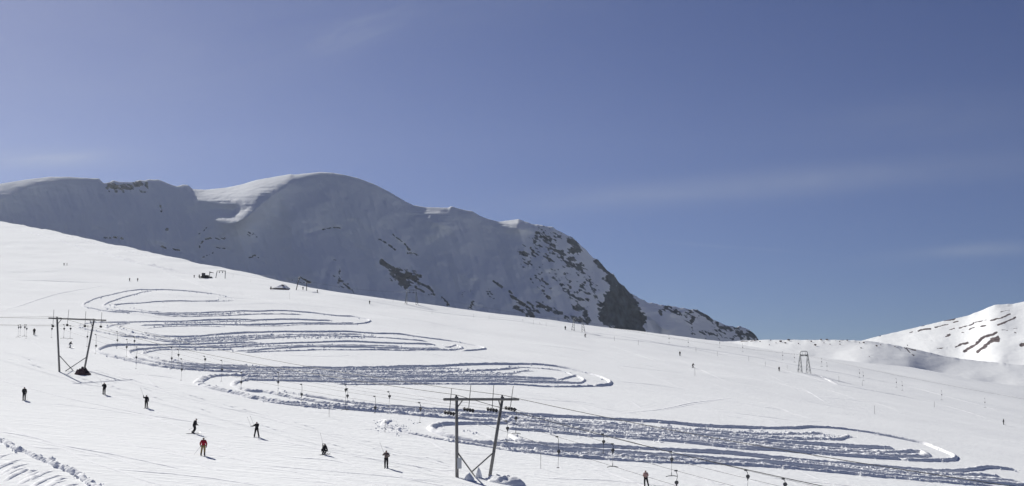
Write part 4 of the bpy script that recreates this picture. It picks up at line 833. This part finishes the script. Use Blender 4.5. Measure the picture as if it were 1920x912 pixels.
# ------------------------------------------------------------ FAR LIFT: lattice towers along the crest
def lattice(label, fl, fr, top, w_top, w_leg, foot_w, group='steel towers of the far lift', head='ring', Hm=None):
    s_ = pxm((fl+fr)/2, top[2]); c0 = gv((fl+fr)/2, top[2]); r0 = empty('lattice_tower', c0); tag(r0, label, 'lift tower', group)
    Hh = (top[2]-top[1])/s_; W2 = (fr-fl)/s_/2; T2 = w_top/s_/2; fw = foot_w/s_
    def leg(b, sd):
        p0 = Vector((sd*W2, 0, -.4)); p1 = Vector((sd*T2, 0, Hh*.86))
        rows = [(t, p0.lerp(p1, t), fw/2*(1-t)+.12*t) for t in np.linspace(0, 1, 6)]
        for ox in (-1, 1):
            for oy in (-1, 1): tube_bm(b, [p+Vector((ox*h_, oy*h_*.8, 0)) for t, p, h_ in rows], .075, 5)
        for (t, p, h_), (t2, q, h2) in zip(rows, rows[1:]):
            for oy in (-1, 1):
                tube_bm(b, [p+Vector((-h_, oy*h_*.8, 0)), q+Vector((h2, oy*h2*.8, 0))], .04, 4); tube_bm(b, [q+Vector((-h2, oy*h2*.8, 0)), q+Vector((h2, oy*h2*.8, 0))], .04, 4)
    for sd in (-1, 1): part('lattice_leg', lambda b: leg(b, sd), M['steel'], r0)
    if head == 'ring':
        part('head_frame', lambda b: (tube_bm(b, [(-T2-.1, 0, Hh*.84), (-T2*.9, 0, Hh*.98), (-T2*.6, 0, Hh), (T2*.6, 0, Hh), (T2*.9, 0, Hh*.98), (T2+.1, 0, Hh*.84)], .13, 6), tube_bm(b, [(-T2-.15, 0, Hh*.83), (T2+.15, 0, Hh*.83)], .14, 6)), M['steel'], r0)
    else:
        part('crossbeam', lambda b: tube_bm(b, [(-T2-.4, 0, Hh*.97), (T2+.4, 0, Hh*.97)], .14, 6), M['steel'], r0)
    for x_ in (-.45, .45):
        sa = tube('hanger_rod', [(x_*T2, -.25, Hh*.97), (x_*T2, -.25, Hh*.80)], .05, M['steel'], r0); part('sheave_wheel', lambda b: (disc(b, (x_*T2-.25, -.3, Hh*.79), (0, 1, 0), .2, .08, 10), disc(b, (x_*T2+.25, -.3, Hh*.79), (0, 1, 0), .2, .08, 10)), M['dark'], sa)
    return r0, c0+Vector((-T2*.45, -.3, Hh*.82)), c0+Vector((T2*.45, -.3, Hh*.82))
T_ = []
T_.append(lattice('nearest lattice tower on four legs standing right on the crest of the slope', 1500, 1516, (0, 660, 700), 14, 6, 8))
T_.append(lattice('lattice tower in front of the dark cliff', 1074, 1094, (0, 597, 622), 16, 5, 6))
T_.append(lattice('pale lattice portal against the shaded mountain, middle of the crest', 761, 782, (0, 544.5, 572.5), 17, 4, 4, head='beam'))
# drive portal with a dark machine arm
def drive(label):
    c0 = gv(565, 546); s_ = pxm(565, 546)*1.0; r0 = empty('drive_portal', c0); tag(r0, label, 'lift portal'); u = 1/s_
    def q(px, py): return Vector(((px-565)*u, 0, (546-py)*u))
    tube('leg', [q(555, 547), q(558, 533), q(561, 523)], .22, M['dark'], r0); tube('leg', [q(575, 547), q(574.5, 531)], .2, M['dark'], r0)
    tube('crossbeam', [q(559, 524), q(563, 521), q(567, 524), q(574, 528)], .26, M['dark'], r0)
    part('drive_house', lambda b: (box_bm(b, q(578.5, 530)+Vector((0, 0, 0)), (9*u, 2.0, 3.6*u), Matrix.Rotation(.35, 3, 'Y'), .3), box_bm(b, q(571, 525.5), (6*u, 1.4, 2.2*u), Matrix.Rotation(.3, 3, 'Y'), .2)), M['dark'], r0)
    part('bull_wheel', lambda b: disc(b, q(577, 532.5), (.1, 0, 1), 4*u, .3, 24), M['steel'], r0)
    return c0+q(574, 528)
dp = drive('dark drive portal with a slanted machine house on the skyline')
# start frame, mast and groomer
def start_frame():
    c0 = gv(413, 521.5); u = 1/pxm(413, 521); r0 = empty('lift_portal', c0); tag(r0, 'slender white grey frame portal right of the snow groomer', 'lift portal')
    def q(px, py): return Vector(((px-413)*u, 0, (521.5-py)*u))
    tube('leg', [q(404.5, 521.5), q(407, 507)], .2, M['steel'], r0); tube('leg', [q(422, 523.5), q(422.3, 508)], .2, M['steel'], r0); tube('crossbeam', [q(406.5, 507), q(423, 508)], .2, M['steel'], r0)
    for x_ in (411, 417): tube('hanger_rod', [q(x_, 507.5), q(x_, 510.5)], .12, M['dark'], r0); 
    part('sheave_wheel', lambda b: (disc(b, q(411, 510.5), (0, 1, 0), .3, .1), disc(b, q(417, 510.5), (0, 1, 0), .3, .1)), M['dark'], r0)
    return c0+q(414, 508)
sf = start_frame()
def mast():
    c0 = gv(393, 518.5); u = 1/pxm(393, 518); r0 = empty('lift_mast', c0); tag(r0, 'single mast with a short dark arm beside the snow groomer', 'mast')
    tube('mast_pole', [(0, 0, -.3), (0, 0, 10.5*u)], .2, M['steel'], r0); tube('arm', [(0, 0, 8.3*u), (4*u, 0, 8.6*u), (7.5*u, 0, 7.6*u)], .3, M['dark'], r0, 8, .12); tube('stay', [(0, 0, 10.3*u), (4*u, 0, 8.7*u)], .05, M['dark'], r0)
mast()
def groomer():
    c0 = gv(384, 520.5); r0 = empty('snow_groomer', c0, .15); tag(r0, 'dark tracked snow groomer parked left of the slender frame portal', 'snow groomer'); k_ = 1.0
    part('body', lambda b: box_bm(b, (.3*k_, 0, 1.15*k_), (3.6*k_, 2.0*k_, .8*k_), None, .1), M['boot'], r0)
    cb = part('cab', lambda b: box_bm(b, (-.7*k_, 0, 2.1*k_), (1.7*k_, 1.9*k_, 1.2*k_), None, .12), M['dark'], r0); part('windscreen', lambda b: box_bm(b, (-1.57*k_, 0, 2.2*k_), (.05, 1.6*k_, .8*k_)), M['glass'], cb)
    for sd in (-1, 1):
        tr = part('track', lambda b: (box_bm(b, (0, sd*1.35*k_, .5*k_), (4.3*k_, .9*k_, 1.0*k_), None, .35)), M['rubber'], r0)
    part('blade', lambda b: box_bm(b, (-2.9*k_, 0, .6*k_), (.2*k_, 4.0*k_, 1.0*k_), None, .05), M['dark'], r0)
    part('tiller', lambda b: box_bm(b, (3.1*k_, 0, .45*k_), (1.4*k_, 3.6*k_, .6*k_), None, .15), M['dark'], r0)
groomer()
def hut():
    c0 = gv(525, 543.5); u = 1/pxm(525, 543); r0 = empty('hut', c0); tag(r0, 'low hut with a snow covered pyramid roof and board fence on the skyline', 'hut')
    part('wall', lambda b: box_bm(b, (2*u, 1, .9*u), (17*u, 6, 1.9*u), None, .05), M['hut'], r0)
    def rf(b):
        pk = [b.verts.new((x_*u, y_, z_*u)) for x_, y_, z_ in ((-13, -2.3, .9), (15, -2.3, 1.2), (15, 8, 1.2), (-13, 8, .9), (1.5, 2.2, 9.5), (6.2, 2.2, 9.8))]
        for f_ in ((0, 1, 5, 4), (1, 2, 5), (2, 3, 4, 5), (3, 0, 4), (0, 3, 2, 1)): b.faces.new([pk[i_] for i_ in f_])
        bmesh.ops.subdivide_edges(b, edges=b.edges, cuts=3, use_grid_fill=True)
        for v in b.verts: v.co += Vector((0, 0, .18*vnoise(np.array(v.co.x*.6), np.array(v.co.y*.6))))
    rr_ = part('roof', rf, M['berm'], r0); part('bare_ridge', lambda b: box_bm(b, (4.6*u, 0.6, 7.4*u), (4.6*u, 1.4, 2.2*u), Matrix.Rotation(.25, 3, 'Y'), .2), M['tar'], rr_)
    part('fence', lambda b: [box_bm(b, (x_*u, -2.8, .75*u), (.9*u, .12, (1.9+.4*math.sin(x_*3))*u)) for x_ in np.arange(-16, 9, 1.25)]+[box_bm(b, (-4*u, -2.85, .9*u), (25*u, .08, .25*u))], M['hut'], r0)
hut()
# far lift ropes and tow bars
seq = [(sf, sf), (dp, dp)]+[(t_[1], t_[2]) for t_ in T_[::-1]]
endp = (Vector(gv(2250, 842))+Vector((0, 0, 6)),)*2
FR_ = []
for k_, lb in ((0, 'upper thin rope of the far lift along the crest'), (1, 'lower thin rope of the far lift along the crest')):
    pts = []
    for a_, b_ in zip(seq+[endp], (seq+[endp])[1:]): pts += rope(a_[k_], b_[k_], 1.3, n=14)[(1 if pts else 0):]
    o = part('haul_rope', lambda b: tube_bm(b, pts, .014, 5), M['rope']); tag(o, lb, 'lift rope', 'ropes of the far lift'); FR_.append(pts)
fpx = np.array([proj(p) for p in FR_[1]])
tbf = None; src = None
fb = [(1540, 676), (1550, 684), (1611, 697), (1618, 702), (1680, 714), (1691, 720), (1765, 737), (1846, 751), (1467, 664), (1489, 668), (1349, 641), (1392, 649), (1290, 640), (1254, 633), (980, 604), (1012, 610)]
fl_ = ['beside the top of the nearest lattice tower', 'just right of the nearest lattice tower', 'left one of the second pair right of the tower', 'right one of the second pair right of the tower', 'left one of the third pair right of the tower', 'right one of the third pair right of the tower', 'with its arm swung out, second from the right', 'farthest right of the far lift',
       'left one of two just left of the nearest lattice tower', 'right one of two just left of the nearest lattice tower', 'on the skyline where the mountain ends', 'just past the end of the mountain', 'below the sunlit shoulder, right one', 'below the sunlit shoulder, left one', 'left of the cliff tower, left one', 'left of the cliff tower, right one']
for (px, py), lb in zip(fb, fl_):
    i_ = int(np.argmin(np.abs(fpx[:, 0]-px))); j_ = min(max(i_, 1), len(fpx)-2); Z_ = Vector(FR_[1][j_]).y; P_ = Wy(px, py-4, Z_)
    if src is None: src = towbar(P_, 1.1, 1.4, .2, True); c_ = src
    else: c_ = copy_tree(src); c_.location = P_; c_.rotation_euler = (0, 0, random.uniform(-.6, .6))
    tag(c_, 'tiny far tow bar '+lb, 'tow bar', 'tow bars of the far lift')
# marker stakes along the pistes
STK = [(617, 758, 784), (722, 790, 812), (1014, 850, 877), (1640, 760, 775), (1752, 753, 763), (543, 550, 562), (1152, 632, 640), (1197, 640, 648), (1303, 692, 706), (1476, 686, 693), (810, 582, 588), (888, 588, 594), (917, 592, 598), (1000, 602, 610), (1024, 606, 613), (1305, 652, 660), (658, 553, 560), (737, 561, 568), (1345, 660, 668), (1404, 670, 678), (1435, 679, 687), (1573, 706, 716), (1617, 716, 724), (437, 514, 520), (470, 526, 531)]
sk0 = None
for px, y0, y1 in STK:
    h_ = (y1-y0)/pxm(px, y1)
    if sk0 is None:
        sk0 = empty('piste_stake', gv(px, y1)); part('stake', lambda b: tube_bm(b, [(0, 0, -.2), (0, 0, 1)], .018, 6), M['wood'], sk0); part('stake_cap', lambda b: tube_bm(b, [(0, 0, 1), (0, 0, 1.05)], .03, 6), M['dark'], sk0); c_ = sk0
    else: c_ = copy_tree(sk0); c_.location = gv(px, y1)
    c_.scale = (1.4 if px < 1100 else 2.2, 1.4, h_); tag(c_, 'thin grey marker stake standing in the snow of the piste', 'stake', 'marker stakes on the piste')
# boulders on the far snow ridge
def rock_obj(px, py, Z, wpx, hpx, src=None, seed=0):
    u = Z/F; P_ = Vector(W(px, py, Z))
    if src is None:
        b = bmesh.new(); bmesh.ops.create_icosphere(b, subdivisions=3, radius=1)
        for v in b.verts:
            n_ = v.co.normalized(); v.co *= 1+.3*float(vnoise(np.array(n_.x*2+3), np.array(n_.y*2+n_.z*1.7)))+.15*float(vnoise(np.array(n_.x*5), np.array(n_.z*5+n_.y)))
        me_ = bpy.data.meshes.new('boulder'); b.to_mesh(me_); b.free(); o = link('boulder', me_, M['rock'])
    else: o = src.copy(); COL.objects.link(o)
    o.location = P_; o.scale = (wpx*u/2, wpx*u/2*.8, hpx*u/2); o.rotation_euler = (0, 0, seed*1.3); tag(o, 'small dark boulder half buried on the far snow ridge', 'boulder', 'boulders on the far snow ridge'); return o
b0 = None
for i, (x_, y_, w_, h_) in enumerate([(10, 385, 10, 8), (60, 370, 10, 8), (95, 358, 28, 16), (155, 347, 36, 16), (130, 370, 24, 10), (228, 375, 14, 8), (325, 358, 22, 12), (355, 385, 26, 16), (398, 345, 26, 12), (442, 345, 28, 12), (420, 370, 12, 8), (465, 380, 12, 8), (538, 360, 14, 8), (595, 350, 22, 10), (540, 380, 14, 8), (685, 370, 12, 8), (718, 368, 22, 10), (815, 392, 22, 14), (845, 385, 10, 10), (698, 408, 20, 6), (952, 398, 14, 8), (1045, 388, 12, 8), (760, 473, 12, 5), (20, 350, 14, 6), (-60, 360, 14, 7), (-100, 352, 16, 8)]):
    px, py = 1440+x_/4, 550+y_/4+.6; c_, p_, z_ = SHEET['snow_ridge']; ci = int(np.argmin(np.abs(c_-px))); Zb_ = float(np.interp(py+h_/8, p_[:, ci], z_[:, ci])); b_ = rock_obj(px, py, Zb_-1.5, w_*.17, h_*.16+.6, b0, i); b0 = b0 or b_
